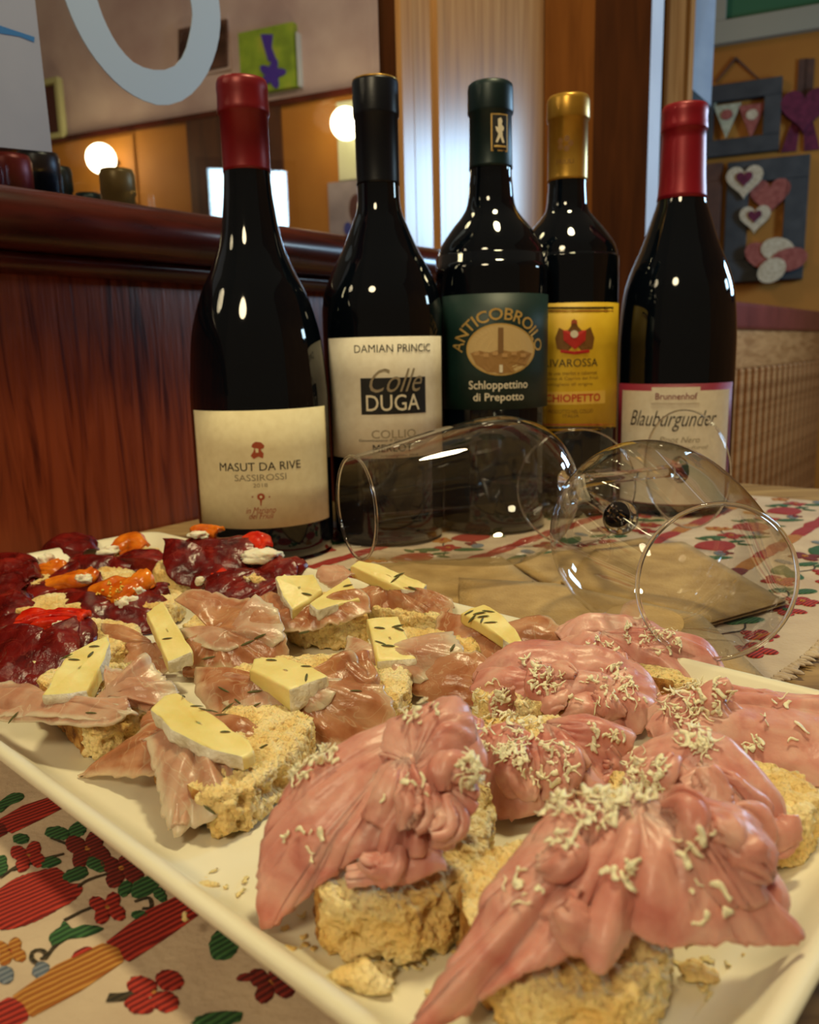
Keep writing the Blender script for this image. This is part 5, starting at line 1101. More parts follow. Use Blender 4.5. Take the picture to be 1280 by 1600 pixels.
cm = [(2.0, 24.1), (4.5, 23.4), (6.6, 24.0), (6.8, 25.4), (5.0, 26.5), (2.6, 26.2)]
r = crostino('crumpled pink ham sandwich beside the curved cheese slice, behind the shaving-covered one', cm, None)
bread(r, cm, 0.0200, (1, 2), 150, 12, 16, 1.0, 9)
ham(r, [([(745, 1075, 25.6, 24), (790, 1040, 25.6, 36), (850, 1022, 25.8, 40), (930, 1035, 25.4, 42), (985, 1060, 25.0, 36), (1018, 1100, 24.6, 24)], dict(h=0.6)),
        ([(835, 1100, 24.4, 18), (880, 1070, 24.2, 28), (935, 1070, 24.0, 32), (975, 1095, 23.8, 28), (985, 1130, 23.6, 18)], dict(h=0.8)),
        ([(850, 1118, 23.7, 12), (905, 1098, 23.5, 22), (950, 1105, 23.4, 26), (975, 1140, 23.3, 14)], dict(h=0.9)),
        ([(750, 1070, 25.2, 20), (775, 1100, 24.4, 34), (820, 1125, 23.9, 34), (880, 1140, 23.6, 20)], dict(h=0.6)),
        ([(1000, 1070, 24.4, 22), (1005, 1105, 23.8, 32), (985, 1145, 23.4, 20)], dict(h=0.7)),
        ([(890, 1128, 23.4, 14), (930, 1138, 23.2, 22), (970, 1150, 23.2, 12)], dict(h=0.7)),
        ([(800, 1060, 25.0, 16), (835, 1070, 24.6, 24), (860, 1090, 24.2, 20), (850, 1120, 23.9, 10)], dict(h=0.9, wr=0.0009))], 4, keep=[0, 1, 2])
fans(r, [((850, 1065, 24.6), [(750, 1050, 25.6), (738, 1090, 25.0, 2), (765, 1135, 24.1, -1), (800, 1152, 23.8, 2), (840, 1135, 23.9, -3), (870, 1150, 23.5, 2), (890, 1120, 23.8, -2)], dict(bulge=.2)),
   ((930, 1075, 24.3), [(850, 1130, 23.7, 1), (890, 1150, 23.3, -2), (930, 1160, 23.1, 2), (975, 1158, 23.1, -2), (1010, 1135, 23.4, 2.5), (1022, 1085, 24.2, 1), (990, 1050, 24.9)], dict(bulge=.22))], HAM, 104, 'ham_slice', th=0.0012)
ruffles(r, [(830, 1090, 60, 4, 0.0104, 0.0036), (960, 1110, 40, 1, 0.0088, 0.0032), (900, 1090, 40, 1, 0.0088, 0.0032)], HAM, 104, 'ham_fold')
shavings(r, [(850, 1060, 30, 36), (780, 1110, 45, 36), (760, 1080, 26, 16), (960, 1060, 34, 26), (985, 1085, 26, 14), (920, 1080, 40, 14), (830, 1030, 16, 8)], 4)

cm = [(4.9, 27.2), (7.0, 25.9), (8.8, 24.9), (9.2, 25.2), (8.1, 26.4), (6.4, 27.8), (5.2, 28.4)]
r = crostino('rearmost pink ham sandwich, right before the napkins and the open wine glass', cm, None)
bread(r, cm, 0.0200, (0, 1), 120, 10, 14, 1.0, 11)
ham(r, [([(878, 1000, 28.3, 22), (920, 975, 28.4, 32), (980, 982, 28.0, 40), (1045, 1000, 27.4, 42), (1090, 1030, 26.8, 42), (1118, 1078, 26.0, 28)], dict(h=0.6)),
        ([(930, 1010, 27.2, 20), (985, 1010, 26.9, 34), (1045, 1030, 26.5, 36), (1085, 1060, 26.1, 22)], dict(h=0.7, wr=0.0004)),
        ([(885, 1005, 27.8, 20), (920, 1030, 27.0, 34), (975, 1052, 26.4, 34), (1040, 1070, 26.0, 22)], dict(h=0.6, wr=0.0005)),
        ([(1062, 985, 27.4, 14), (1078, 1020, 26.8, 18), (1090, 1060, 26.2, 16)], dict(h=0.9)),
        ([(1040, 1070, 26.0, 20), (1090, 1075, 25.8, 34), (1140, 1082, 25.6, 34), (1165, 1100, 25.4, 14)], dict(h=0.5, frill=0.15))], 5, keep=[0, 4])
fans(r, [((935, 990, 27.9), [(880, 1000, 28.2), (892, 1040, 26.9, 1.5), (940, 1062, 26.3, -1.5), (985, 1075, 26.0, 2), (1040, 1090, 25.7, -1.5), (1090, 1092, 25.6, 2), (1120, 1075, 26.0, 0), (1108, 1030, 26.7, 1.5), (1060, 1000, 27.3)], dict(bulge=.16))], HAM, 105, 'ham_slice', th=0.0012)
ruffles(r, [(1000, 1040, 60, 2, 0.0112, 0.0038), (1080, 1070, 30, 1, 0.0096, 0.0032)], HAM, 105, 'ham_fold')
shavings(r, [(1000, 985, 30, 26), (1040, 1000, 26, 26), (935, 1010, 26, 18), (1100, 1085, 50, 40), (1160, 1080, 30, 16)], 5)

cm = [(7.4, 21.3), (9.5, 20.9), (12.0, 21.2), (12.3, 23.6), (9.6, 24.2), (7.6, 23.4)]
r = crostino('pink ham sandwich with a long smooth pink roll running out of the right edge', cm, None)
bread(r, cm, 0.0150, (5,), 130, 10, 14, 1.0, 13)
ham(r, [([(1012, 1120, 22.6, 22), (1065, 1112, 22.0, 44), (1130, 1128, 21.6, 62), (1210, 1145, 21.3, 74), (1290, 1160, 21.1, 78), (1370, 1180, 21.0, 60)], dict(h=0.55, wr=0.0004)),
        ([(1040, 1110, 22.3, 22), (1110, 1092, 22.4, 28), (1190, 1098, 22.3, 30), (1290, 1106, 22.3, 34), (1360, 1120, 22.2, 24)], dict(h=0.6, wr=0.0006)),
        ([(1030, 1150, 21.9, 20), (1075, 1165, 21.5, 40), (1130, 1175, 21.3, 30), (1165, 1165, 21.4, 12)], dict(h=0.6))], 6)
fans(r, [((1040, 1105, 22.6), [(1010, 1140, 22.1), (1040, 1175, 21.4, 1.5), (1100, 1192, 21.1, 0), (1150, 1190, 21.1, 1), (1180, 1140, 21.5, -3), (1150, 1105, 22.1, 1)], dict(bulge=.2))], HAM, 106, 'ham_slice', th=0.0012)
ruffles(r, [(1060, 1120, 30, 1, 0.0096, 0.0032), (1150, 1100, 40, 1, 0.0096, 0.0032)], HAM, 106, 'ham_fold')
shavings(r, [(1060, 1090, 40, 36), (1110, 1085, 40, 26), (1075, 1120, 26, 14), (1180, 1165, 22, 12), (1230, 1120, 50, 7)], 6)

cm = [(4.8, 17.0), (7.0, 16.5), (9.1, 17.1), (9.8, 18.9), (8.0, 20.2), (6.0, 20.1), (4.8, 19.0)]
r = crostino('pink ham sandwich behind the largest one, its white bread showing at the right edge', cm, None)
bread(r, cm, 0.0200, (3,), 170, 16, 20, 1.1, 15)
ham(r, [([(975, 1200, 18.6, 20), (1035, 1178, 18.2, 40), (1100, 1180, 17.8, 52), (1160, 1220, 17.2, 58), (1195, 1280, 16.7, 46), (1200, 1330, 16.5, 20)], dict(h=0.6)),
        ([(1075, 1170, 17.9, 20), (1062, 1205, 17.4, 34), (1035, 1240, 17.1, 30), (1000, 1270, 16.9, 14)], dict(h=0.8)),
        ([(1100, 1215, 17.2, 20), (1140, 1250, 16.8, 40), (1160, 1300, 16.4, 36), (1150, 1340, 16.2, 14)], dict(h=0.7)),
        ([(1180, 1250, 16.9, 18), (1210, 1290, 16.5, 30), (1215, 1340, 16.2, 24), (1200, 1370, 16.1, 10)], dict(h=0.7)),
        ([(1020, 1250, 16.8, 16), (1080, 1262, 16.5, 26), (1130, 1280, 16.4, 18)], dict(h=0.7))], 7, keep=[0])
fans(r, [((1040, 1185, 17.9), [(980, 1205, 18.0), (985, 1250, 17.3, -1.5), (1015, 1270, 16.9, 2), (1060, 1262, 16.9, -2.5), (1095, 1290, 16.5, 2), (1120, 1280, 16.6, -2), (1160, 1300, 16.4, 1)], dict(bulge=.2)),
   ((1090, 1190, 17.6), [(1110, 1290, 16.6, -2), (1150, 1345, 16.2, 2), (1170, 1335, 16.3, -2), (1195, 1365, 16.1, 2), (1212, 1325, 16.4, -1), (1198, 1272, 16.9, 2.5), (1165, 1230, 17.4, 0)], dict(bulge=.2))], HAM, 107, 'ham_slice', th=0.0012)
ruffles(r, [(1120, 1260, 50, 3, 0.008, 0.003), (1190, 1310, 40, 2, 0.008, 0.0029), (1040, 1220, 40, 1, 0.008, 0.0029)], HAM, 107, 'ham_fold')
shavings(r, [(1010, 1200, 40, 30), (1080, 1150, 34, 24), (1000, 1230, 30, 20), (1100, 1165, 26, 10), (1150, 1290, 30, 5)], 7)

# ---- cured ham with soft cheese and rosemary
def pro(r, paths, seed, m=None, keep=None, **k):
    for i, q in enumerate(paths):
        if keep is not None and i not in keep: continue
        o = dict(h=0.5, A=88, wr=0.0005, name='cured_ham_fold', seed=seed * 10 + i, th=0.0007, ragged=0.16, warp=0.0010, frill=0.06, ff=1.6); o.update(k); mm = m or PRO
        for e in q[1:]:
            if isinstance(e, dict): o.update(e)
            else: mm = e
        fold(r, q[0], mm, **o)

cm = [(-7.1, 20.7), (-5.2, 18.6), (-4.3, 18.75), (-3.6, 20.2), (-3.0, 22.7), (-3.7, 23.7), (-5.6, 24.0), (-7.4, 22.8)]
r = crostino('cured ham sandwich nearest the left tray edge, thick torn bread and a triangular ham fold', cm, None)
bread(r, cm, 0.0200, (7, 0), 230, 18, 26, 1.1, 21)
pro(r, [([(300, 1140, 21.6, 40), (298, 1185, 20.2, 52), (302, 1235, 19.2, 60), (312, 1272, 18.6, 50), (318, 1290, 18.4, 30)], PRP, dict(h=0.35, A=75, frill=0.06)),
        ([(262, 1150, 21.6, 16), (272, 1200, 20.2, 22), (280, 1250, 19.1, 20), (284, 1292, 18.5, 10)], PRP, dict(h=0.9)),
        ([(350, 1175, 20.4, 16), (352, 1215, 19.4, 20), (345, 1255, 18.7, 12)], PRP, dict(h=0.8)),
        ([(300, 1150, 21.8, 26), (250, 1168, 21.6, 38), (195, 1188, 21.6, 36), (150, 1205, 21.8, 16), (128, 1214, 21.9, 5)], dict(h=0.4, A=70)),
        ([(230, 1120, 23.0, 20), (300, 1135, 22.4, 34), (370, 1150, 22.0, 30), (410, 1150, 22.2, 12)], dict(h=0.4))], 21, keep=[1, 4])
wedge(r, [(236, 1106, 21.4), (254, 1086, 22.2), (276, 1082, 22.2), (332, 1114, 21.2), (392, 1160, 20.0), (398, 1174, 19.7), (386, 1182, 19.5), (330, 1170, 19.7), (268, 1140, 20.4)], 0.0042, (7, 8, 6), 2)
fans(r, [((315, 1130, 21.6), [(232, 1160, 21.2), (245, 1225, 19.7, 1), (266, 1302, 18.4, 1.2), (300, 1288, 18.5, -1.2), (338, 1282, 18.5, 1.2), (362, 1262, 18.9, -.8), (372, 1195, 20.2, 1)], dict(m=PRP)), ((300, 1140, 21.9), [(265, 1125, 22.4), (200, 1165, 22.1, .6), (124, 1214, 21.9, .4), (180, 1212, 21.3), (245, 1215, 20.5, .5)])], PRO, 121, 'cured_ham_slice', th=0.0006, fine=1.6)
needles(r, [(322, 1104, 0.3), (308, 1098, 0.1), (352, 1136, 0.1), (325, 1265, -0.6), (410, 1160, 0.9), (288, 1082, 1.0), (334, 1100, -.4), (345, 1110, 0.2), (355, 1098, 0.6)], 21)

cm = [(-11.5, 24.8), (-9.8, 22.8), (-8.9, 23.0), (-8.0, 24.7), (-8.4, 26.4), (-10, 27.8), (-12.4, 27.6), (-12.9, 26.6)]
r = crostino('cured ham sandwich leftmost in the front row, a tilted cheese wedge and brown crust corner', cm, None)
bread(r, cm, 0.0200, (0, 7), 190, 16, 20, 1.1, 23)
pro(r, [([(-60, 1090, 24.6, 18), (20, 1100, 23.6, 26), (100, 1108, 23.1, 26), (170, 1108, 23.0, 24), (205, 1100, 23.3, 10)], PRP, dict(h=0.4, A=75)),
        ([(140, 1090, 24.2, 20), (175, 1058, 24.8, 34), (222, 1056, 24.9, 40), (262, 1078, 24.4, 26)], PRP, dict(h=0.6, frill=0.15)),
        ([(150, 1100, 23.7, 12), (190, 1075, 24.0, 22), (225, 1078, 24.0, 22), (240, 1100, 23.6, 10)], PRP, dict(h=0.9)),
        ([(185, 1035, 25.8, 20), (225, 1040, 25.6, 32), (265, 1060, 25.0, 24)], PRP),
        ([(0, 1075, 25.0, 20), (50, 1085, 24.4, 30), (100, 1090, 24.0, 20)], PRP),
        ([(205, 1105, 23.6, 14), (240, 1115, 23.6, 26), (225, 1150, 23.2, 20), (190, 1190, 22.9, 8)], dict(h=0.4))], 23, keep=[0, 2])
wedge(r, [(66, 1086, 23.2), (84, 1050, 24.4), (108, 1018, 25.8), (140, 1003, 26.4), (166, 993, 26.8), (169, 1006, 26.3), (158, 1040, 25.2), (138, 1078, 23.8), (104, 1084, 23.3)], 0.0058, (7, 8, 4, 5), 3)
fans(r, [((165, 1092, 23.8), [(262, 1112, 23.5), (278, 1080, 24.2, 1.5), (250, 1055, 24.9, -1.5), (232, 1032, 25.4, 1.5), (200, 1042, 25.2, -1), (165, 1045, 25.1, 1)], dict(m=PRP)), ((90, 1095, 23.6), [(200, 1105, 23.1), (215, 1120, 22.9, 1), (150, 1130, 22.7), (60, 1125, 23.0, 1), (-30, 1125, 23.6), (-40, 1090, 24.6, 1), (20, 1068, 25.0)], dict(m=PRP, bulge=.1))], PRO, 123, 'cured_ham_slice', th=0.0006, fine=1.6)
needles(r, [(147, 1005, 0.1), (118, 1024, 0.4), (144, 1016, 1.4), (146, 1107, -.2), (106, 1020, 0.1), (20, 1115, 1.2)], 23)

cm = [(-6.3, 25.2), (-4.6, 24.5), (-2.5, 23.9), (-0.6, 24.3), (-0.1, 26.0), (-0.8, 27.8), (-4, 28.3), (-6.3, 27.4)]
r = crostino('central cured ham sandwich, ham draped over its front below a thick rinded wedge', cm, None)
bread(r, cm, 0.0200, (), 190, 16, 20, 1.0, 25)
pro(r, [([(300, 1080, 25.0, 26), (370, 1110, 23.9, 58), (450, 1125, 23.5, 66), (530, 1128, 23.4, 66), (610, 1112, 23.6, 40)], dict(h=0.5, A=62, wr=0.0003, N0=(0, -0.85, 0.5))),
        ([(540, 1040, 25.6, 18), (560, 1075, 24.9, 36), (585, 1110, 24.4, 34), (605, 1135, 24.1, 14)], dict(h=0.6)),
        ([(535, 1030, 25.4, 12), (552, 1050, 25.0, 18), (575, 1060, 24.9, 16), (560, 1020, 25.8, 12)], dict(h=1.0)),
        ([(320, 1065, 25.6, 24), (360, 1055, 25.8, 34), (420, 1085, 24.8, 34), (470, 1110, 24.2, 18)], dict(h=0.5)),
        ([(420, 1105, 24.1, 10), (470, 1102, 24.0, 18), (525, 1098, 24.0, 18), (540, 1080, 24.3, 8)], PRP, dict(h=0.6, frill=0.2)),
        ([(300, 1040, 26.6, 16), (330, 1050, 26.2, 28), (345, 1085, 25.2, 24)], PRP),
        ([(460, 1060, 25.4, 24), (510, 1065, 25.0, 30), (555, 1085, 24.6, 20)], PRP)], 25, keep=[1, 2])
wedge(r, [(390, 1046, 24.4), (396, 1028, 25.2), (440, 1024, 25.4), (480, 1036, 24.8), (513, 1056, 24.1), (484, 1066, 23.8), (452, 1078, 23.4), (420, 1060, 24.0)], 0.0075, (4, 5), 4)
fans(r, [((460, 1070, 24.4), [(312, 1045, 25.9), (312, 1085, 25.0, 1.5), (345, 1118, 24.0, -1), (400, 1140, 23.6, 1), (470, 1160, 23.3), (540, 1172, 23.2, .5), (602, 1165, 23.4), (615, 1110, 23.9, 1), (585, 1060, 24.8, -1.5), (545, 1025, 25.6, 1.5)], dict(bulge=.1)), ((430, 1070, 24.5), [(330, 1060, 25.4, 1), (350, 1100, 24.2, -1.5), (410, 1118, 23.8, 1.5), (470, 1115, 23.7, -1), (520, 1100, 23.9, 1.2), (530, 1065, 24.5)], dict(m=PRP, bulge=.12))], PRO, 125, 'cured_ham_slice', th=0.0006, fine=1.6)
needles(r, [(425, 1026, 0.1), (476, 1034, -.3), (478, 1052, 1.6), (345, 1074, -.4), (398, 1074, 0.1), (370, 1090, -.6), (380, 1104, 0.2), (395, 1096, 0.5), (555, 1075, 0.4)], 25)

cm = [(-9.2, 30.9), (-7.0, 29.6), (-5.3, 29.8), (-5.7, 33), (-7, 34.3), (-9, 34)]
r = crostino('cured ham sandwich with an upright narrow cheese bar, next to the dark red beef', cm, None)
bread(r, cm, 0.0195, (), 130, 10, 14, 1.0, 27)
pro(r, [([(270, 960, 31.6, 24), (310, 945, 32.0, 40), (360, 950, 31.6, 44), (405, 965, 31.0, 40), (432, 1000, 29.8, 20)], PRP, dict(h=0.5)),
        ([(265, 1030, 29.2, 24), (330, 1018, 29.0, 44), (400, 1008, 29.0, 46), (442, 1012, 29.0, 24)], dict(h=0.45, A=64, wr=0.0003, N0=(0, -0.8, 0.55))),
        ([(285, 985, 30.6, 14), (340, 980, 30.4, 26), (400, 965, 30.4, 26), (425, 945, 31.2, 12)], PRP, dict(h=0.8)),
        ([(165, 985, 31.8, 20), (205, 985, 31.2, 36), (245, 1005, 30.2, 40), (290, 1035, 29.4, 18)], dict(h=0.5)),
        ([(335, 940, 33.0, 16), (360, 935, 32.8, 26), (375, 955, 32.0, 14)], dict(h=0.6)),
        ([(290, 1045, 29.2, 12), (340, 1035, 29.2, 22), (400, 1030, 29.2, 20)], PRO, dict(h=0.5))], 27, keep=[5])
wedge(r, [(228, 956, 30.4), (240, 946, 30.8), (254, 940, 31.0), (278, 978, 29.4), (301, 1018, 28.0), (282, 1026, 27.8), (262, 1034, 27.6), (244, 992, 29.0)], 0.0050, (4, 5, 1), 5)
fans(r, [((330, 985, 30.0), [(272, 940, 31.6), (310, 925, 32.0, 1.5), (360, 935, 31.6, -1.5), (412, 945, 30.9, 1.5), (442, 985, 29.6, -1), (442, 1040, 28.9, 1), (370, 1048, 28.8), (290, 1048, 29.0, 1), (250, 1030, 29.3)], dict(bulge=.1)), ((360, 985, 29.8), [(280, 985, 30.4), (320, 1015, 29.3, 1), (390, 1010, 29.2, -1), (442, 1005, 29.2, 1), (438, 960, 30.4), (400, 935, 31.2, 1)], dict(m=PRP, bulge=.12)), ((240, 1005, 30.2), [(160, 975, 32.0), (165, 1010, 30.8, 1), (215, 1040, 29.6, -1), (270, 1048, 29.1, 1), (285, 1015, 29.8)])], PRO, 127, 'cured_ham_slice', th=0.0006, fine=1.6)
needles(r, [(266, 993, -.1), (330, 1020, .3), (385, 998, .4), (402, 990, .4), (310, 1050, .2)], 27)

cm = [(-5.2, 32.7), (-3.4, 31.7), (-1.9, 31.9), (-2.1, 33.5), (-3.6, 35.4), (-5.4, 35.8)]
r = crostino('cured ham sandwich carrying two cheese pieces side by side', cm, None)
bread(r, cm, 0.0215, (), 170, 14, 14, 0.9, 29)
pro(r, [([(405, 960, 32.4, 18), (445, 968, 31.6, 24), (500, 962, 31.3, 26), (555, 945, 31.5, 24), (578, 930, 32.0, 10)], dict(h=0.6, A=80)),
        ([(410, 930, 33.6, 18), (430, 940, 32.8, 30), (470, 955, 32.2, 24), (520, 955, 32.0, 14)], dict(h=0.5)),
        ([(500, 890, 34.8, 14), (525, 895, 34.4, 22), (545, 900, 34.0, 12)], PRP)], 29, keep=[1, 2])
wedge(r, [(432, 903, 32.6), (446, 898, 33.0), (490, 896, 33.4), (504, 922, 32.3), (484, 938, 31.9), (458, 952, 31.3), (442, 930, 31.9)], 0.0075, (5, 6, 0), 6)
wedge(r, [(484, 942, 31.6), (512, 922, 32.3), (545, 902, 33.2), (555, 918, 32.4), (563, 936, 31.6), (528, 944, 31.3), (496, 953, 31.0)], 0.0045, (6, 5), 7)
fans(r, [((490, 945, 32.0), [(412, 930, 33.0), (418, 972, 31.5, 1.2), (460, 988, 31.0, -1), (520, 978, 31.0, 1), (578, 955, 31.3), (565, 925, 32.2, 1)], dict(bulge=.12))], PRO, 129, 'cured_ham_slice', th=0.0006, fine=1.6)
needles(r, [(482, 920, -.3), (545, 907, .5), (470, 1000, .2)], 29)

cm = [(-1.9, 33.4), (-0.4, 32.3), (1.4, 31.2), (1.7, 31.6), (0.4, 33.0), (-1.2, 34.4)]
r = crostino('rearmost cured ham sandwich, one cheese wedge below the left glass rim', cm, None)
bread(r, cm, 0.0215, (), 140, 12, 14, 0.8, 31)
pro(r, [([(545, 925, 34.4, 14), (590, 915, 34.2, 26), (625, 930, 33.6, 24), (690, 945, 32.6, 22), (704, 965, 32.2, 8)], dict(h=0.6)),
        ([(575, 915, 34.4, 12), (600, 930, 33.8, 18), (612, 945, 33.4, 14)], PRP, dict(h=0.9)),
        ([(555, 905, 34.8, 16), (585, 935, 34.0, 22), (570, 955, 33.5, 14)], PRP),
        ([(640, 955, 32.8, 12), (672, 948, 32.6, 20), (700, 955, 32.2, 12)], PRO)], 31, keep=[1, 3])
wedge(r, [(548, 884, 34.6), (560, 876, 35.0), (590, 880, 34.8), (630, 896, 34.0), (667, 912, 33.4), (660, 924, 33.0), (628, 920, 33.3), (590, 904, 33.9)], 0.0052, (4, 5), 8)
fans(r, [((605, 920, 33.9), [(548, 925, 34.4), (562, 960, 33.3, 1.8), (605, 958, 33.2, -1.8), (645, 962, 32.6, 1.5), (706, 975, 32.0), (704, 940, 32.6, 1)], dict(bulge=.14))], PRO, 131, 'cured_ham_slice', th=0.0006, fine=1.6)
needles(r, [(617, 897, 1.0), (640, 913, -.3), (622, 890, .4)], 31)

cm = [(0.5, 27.3), (1.8, 26.9), (2.4, 28.3), (2.2, 30.2), (-0.5, 31.0), (-0.9, 29)]
r = crostino('cured ham sandwich with a flat square-ended cheese slice beside a pale ham roll', cm, None)
bread(r, cm, 0.0195, (0,), 150, 12, 16, 1.0, 33)
pro(r, [([(545, 1015, 28.6, 12), (565, 1040, 27.8, 22), (600, 1060, 27.4, 18)], dict(h=0.8)),
        ([(625, 1010, 28.4, 20), (665, 1008, 28.0, 26), (700, 1010, 27.8, 24), (722, 1012, 27.8, 12)], PRP, dict(h=0.9, A=110)),
        ([(630, 1050, 27.2, 18), (690, 1055, 26.4, 42), (745, 1058, 26.2, 46), (775, 1058, 26.4, 26)], dict(h=0.45, A=62, wr=0.0003, N0=(0, -0.8, 0.55))),
        ([(580, 1048, 27.4, 12), (620, 1052, 27.0, 18), (655, 1050, 27.0, 12)], PRP, dict(h=0.6, frill=0.2))], 33, keep=[1, 2])
wedge(r, [(573, 966, 28.8), (598, 963, 29.0), (622, 961, 29.1), (636, 994, 28.0), (650, 1029, 26.9), (622, 1031, 26.8), (590, 1034, 26.7), (582, 998, 27.7)], 0.0055, (4, 5), 9)
fans(r, [((600, 1020, 27.5), [(545, 995, 28.8), (536, 1040, 27.7, 1.5), (575, 1068, 26.9, -1.2), (620, 1072, 26.5, 1.5), (665, 1060, 26.5, -1.2), (722, 1030, 27.1, 1.2), (704, 988, 28.3)], dict(m=PRP, bulge=.14))], PRO, 133, 'cured_ham_slice', th=0.0006, fine=1.6)
needles(r, [(595, 975, 0), (622, 972, .6), (622, 976, -.8), (594, 996, -.5), (610, 1004, -.1), (703, 1007, 1.2)], 33)

cm = [(2.7, 29.6), (4.0, 28.6), (4.4, 29.0), (3.3, 30.6), (2.4, 31.0)]
r = crostino('cured ham sandwich with a curved cheese slice in front of the paper napkins', cm, None)
bread(r, cm, 0.0185, (), 110, 8, 12, 1.0, 35)
pro(r, [([(685, 980, 31.2, 16), (720, 985, 30.6, 34), (770, 1005, 29.6, 36), (830, 1015, 29.0, 20)], dict(h=0.5)),
        ([(800, 980, 30.2, 16), (845, 985, 29.8, 28), (880, 995, 29.4, 16)], PRP, dict(h=0.6, frill=0.15)),
        ([(700, 960, 32.0, 12), (730, 965, 31.4, 20), (760, 985, 30.6, 16)], dict(h=0.6)),
        ([(690, 1010, 29.6, 16), (745, 1020, 29.0, 26), (800, 1025, 28.8, 16)], dict(h=0.6)),
        ([(865, 985, 29.8, 10), (872, 1000, 29.4, 18), (868, 1015, 29.0, 10)], PRP)], 35, keep=[3])
wedge(r, [(721, 958, 30.2), (736, 948, 30.6), (756, 943, 30.8), (785, 958, 30.0), (806, 980, 29.2), (818, 1004, 28.4), (806, 1010, 28.3), (786, 998, 28.7), (752, 974, 29.5)], 0.0045, (5, 6), 10)
fans(r, [((765, 985, 29.9), [(690, 955, 31.6), (676, 1000, 30.4, 1.2), (720, 1028, 29.2, -1), (785, 1038, 28.6, 1.2), (850, 1028, 28.6, -1), (888, 1000, 29.1, 1.2), (850, 968, 30.2)], dict(bulge=.12))], PRO, 135, 'cured_ham_slice', th=0.0006, fine=1.6)
needles(r, [(735, 952, 1.2), (750, 952, .5), (758, 956, .5), (762, 948, -.5), (752, 962, 1.4), (765, 965, .2), (732, 962, .9)], 35)

# ---- dried beef with cream cheese and peppers
def bre(r, paths, seed, keep=None, **k):
    for i, q in enumerate(paths):
        if keep is not None and i not in keep: continue
        o = dict(h=0.5, A=90, wr=0.0006, name='beef_fold', seed=seed * 10 + i, th=0.0008, ragged=0.12, warp=0.0014, frill=0.08); o.update(k); m = BRE; nm = None
        for e in q[1:]:
            if isinstance(e, dict): o.update(e)
            else: m = e
        if m is M['redpep']: o['name'] = 'red_pepper_strip'; o['th'] = 0.0022
        if m is M['orange']: o['name'] = 'orange_pepper_strip'; o['th'] = 0.0022
        fold(r, q[0], m, **o)
cm = [(-15, 29.2), (-12.9, 28.4), (-11.0, 30), (-11.2, 32.3), (-13.5, 33.3), (-15.5, 32)]
r = crostino('dried beef sandwich nearest the viewer, a broad red slice over bread at the left edge', cm, None)
bread(r, cm, 0.0190, (), 150, 12, 14, 1.0, 41)
bre(r, [([(-20, 1000, 30.6, 20), (20, 1005, 30.0, 44), (60, 1020, 29.2, 52), (100, 1030, 28.8, 40), (122, 1020, 29.0, 14)], dict(h=0.4, A=75)),
        ([(25, 1040, 28.8, 30), (55, 1048, 28.4, 44), (75, 1068, 28.0, 26)], dict(h=0.4)),
        ([(100, 1040, 28.8, 12), (118, 1005, 29.6, 20), (128, 975, 30.6, 20), (118, 960, 31.4, 10)], dict(h=0.7)),
        ([(30, 970, 31.6, 16), (80, 962, 31.4, 18), (130, 966, 31.0, 14)], M['redpep'], dict(h=0.5)),
        ([(40, 1085, 27.8, 20), (75, 1090, 27.6, 24), (100, 1080, 27.9, 10)], dict(h=0.4))], 41)
fans(r, [((70, 985, 30.0), [(-5, 985, 31), (-5, 1055, 28.6, 1), (45, 1088, 27.8), (92, 1082, 27.9, .8), (126, 1030, 28.8, 1), (118, 965, 30.8)])], BRE, 41, 'beef_slice', th=0.0008, bulge=.14)
dollop(r, 95, 985, 30.4, 18, 13, M['cream'], seed=3)
cm = [(-18.5, 35), (-16, 34), (-14.4, 34.8), (-14.6, 36.8), (-17, 38)]
r = crostino('dried beef sandwich at the left edge with a glossy domed red fold', cm, None)
bread(r, [(np.mean([q[0] for q in cm]) + .78 * (a - np.mean([q[0] for q in cm])), np.mean([q[1] for q in cm]) + .78 * (b - np.mean([q[1] for q in cm]))) for a, b in cm], 0.0190, (), 90, 7, 10, 1.0, 43)
bre(r, [([(-40, 960, 36.0, 30), (0, 945, 35.6, 42), (35, 965, 34.6, 30), (50, 985, 34.0, 12)], dict(h=0.6)), ([(-20, 985, 34.4, 20), (15, 975, 34.2, 34), (60, 975, 34.0, 20)], dict(h=0.5)),
        ([(-10, 940, 36.2, 14), (20, 930, 36.4, 20), (30, 950, 35.6, 14)], dict(h=0.8))], 43)
fans(r, [((15, 962, 35.2), [(-40, 940, 36.6), (-30, 1000, 34.0, 1.5), (40, 1002, 33.8, 1.5), (62, 960, 34.8), (25, 930, 36.4, 1.5)])], BRE, 43, 'beef_slice', th=0.0008, bulge=.14)
cm = [(-20.6, 40), (-18.6, 39.0), (-17.9, 40.2), (-19, 42.4), (-20.6, 42.4)]
r = crostino('dried beef sandwich of crumpled red slices by the left edge, behind the domed one', cm, None)
bread(r, [(np.mean([q[0] for q in cm]) + .78 * (a - np.mean([q[0] for q in cm])), np.mean([q[1] for q in cm]) + .78 * (b - np.mean([q[1] for q in cm]))) for a, b in cm], 0.0190, (), 80, 7, 10, 1.0, 45)
bre(r, [([(-30, 900, 41.0, 20), (5, 885, 41.0, 26), (35, 890, 40.4, 24), (50, 910, 39.6, 10)], dict(h=0.8, wr=0.0012)), ([(-20, 915, 39.8, 16), (15, 905, 39.8, 26), (45, 915, 39.4, 14)], dict(h=0.8, wr=0.0012)),
        ([(-10, 878, 42.0, 14), (20, 872, 42.0, 20), (42, 885, 41.2, 12)], dict(h=0.9, wr=0.001))], 45)
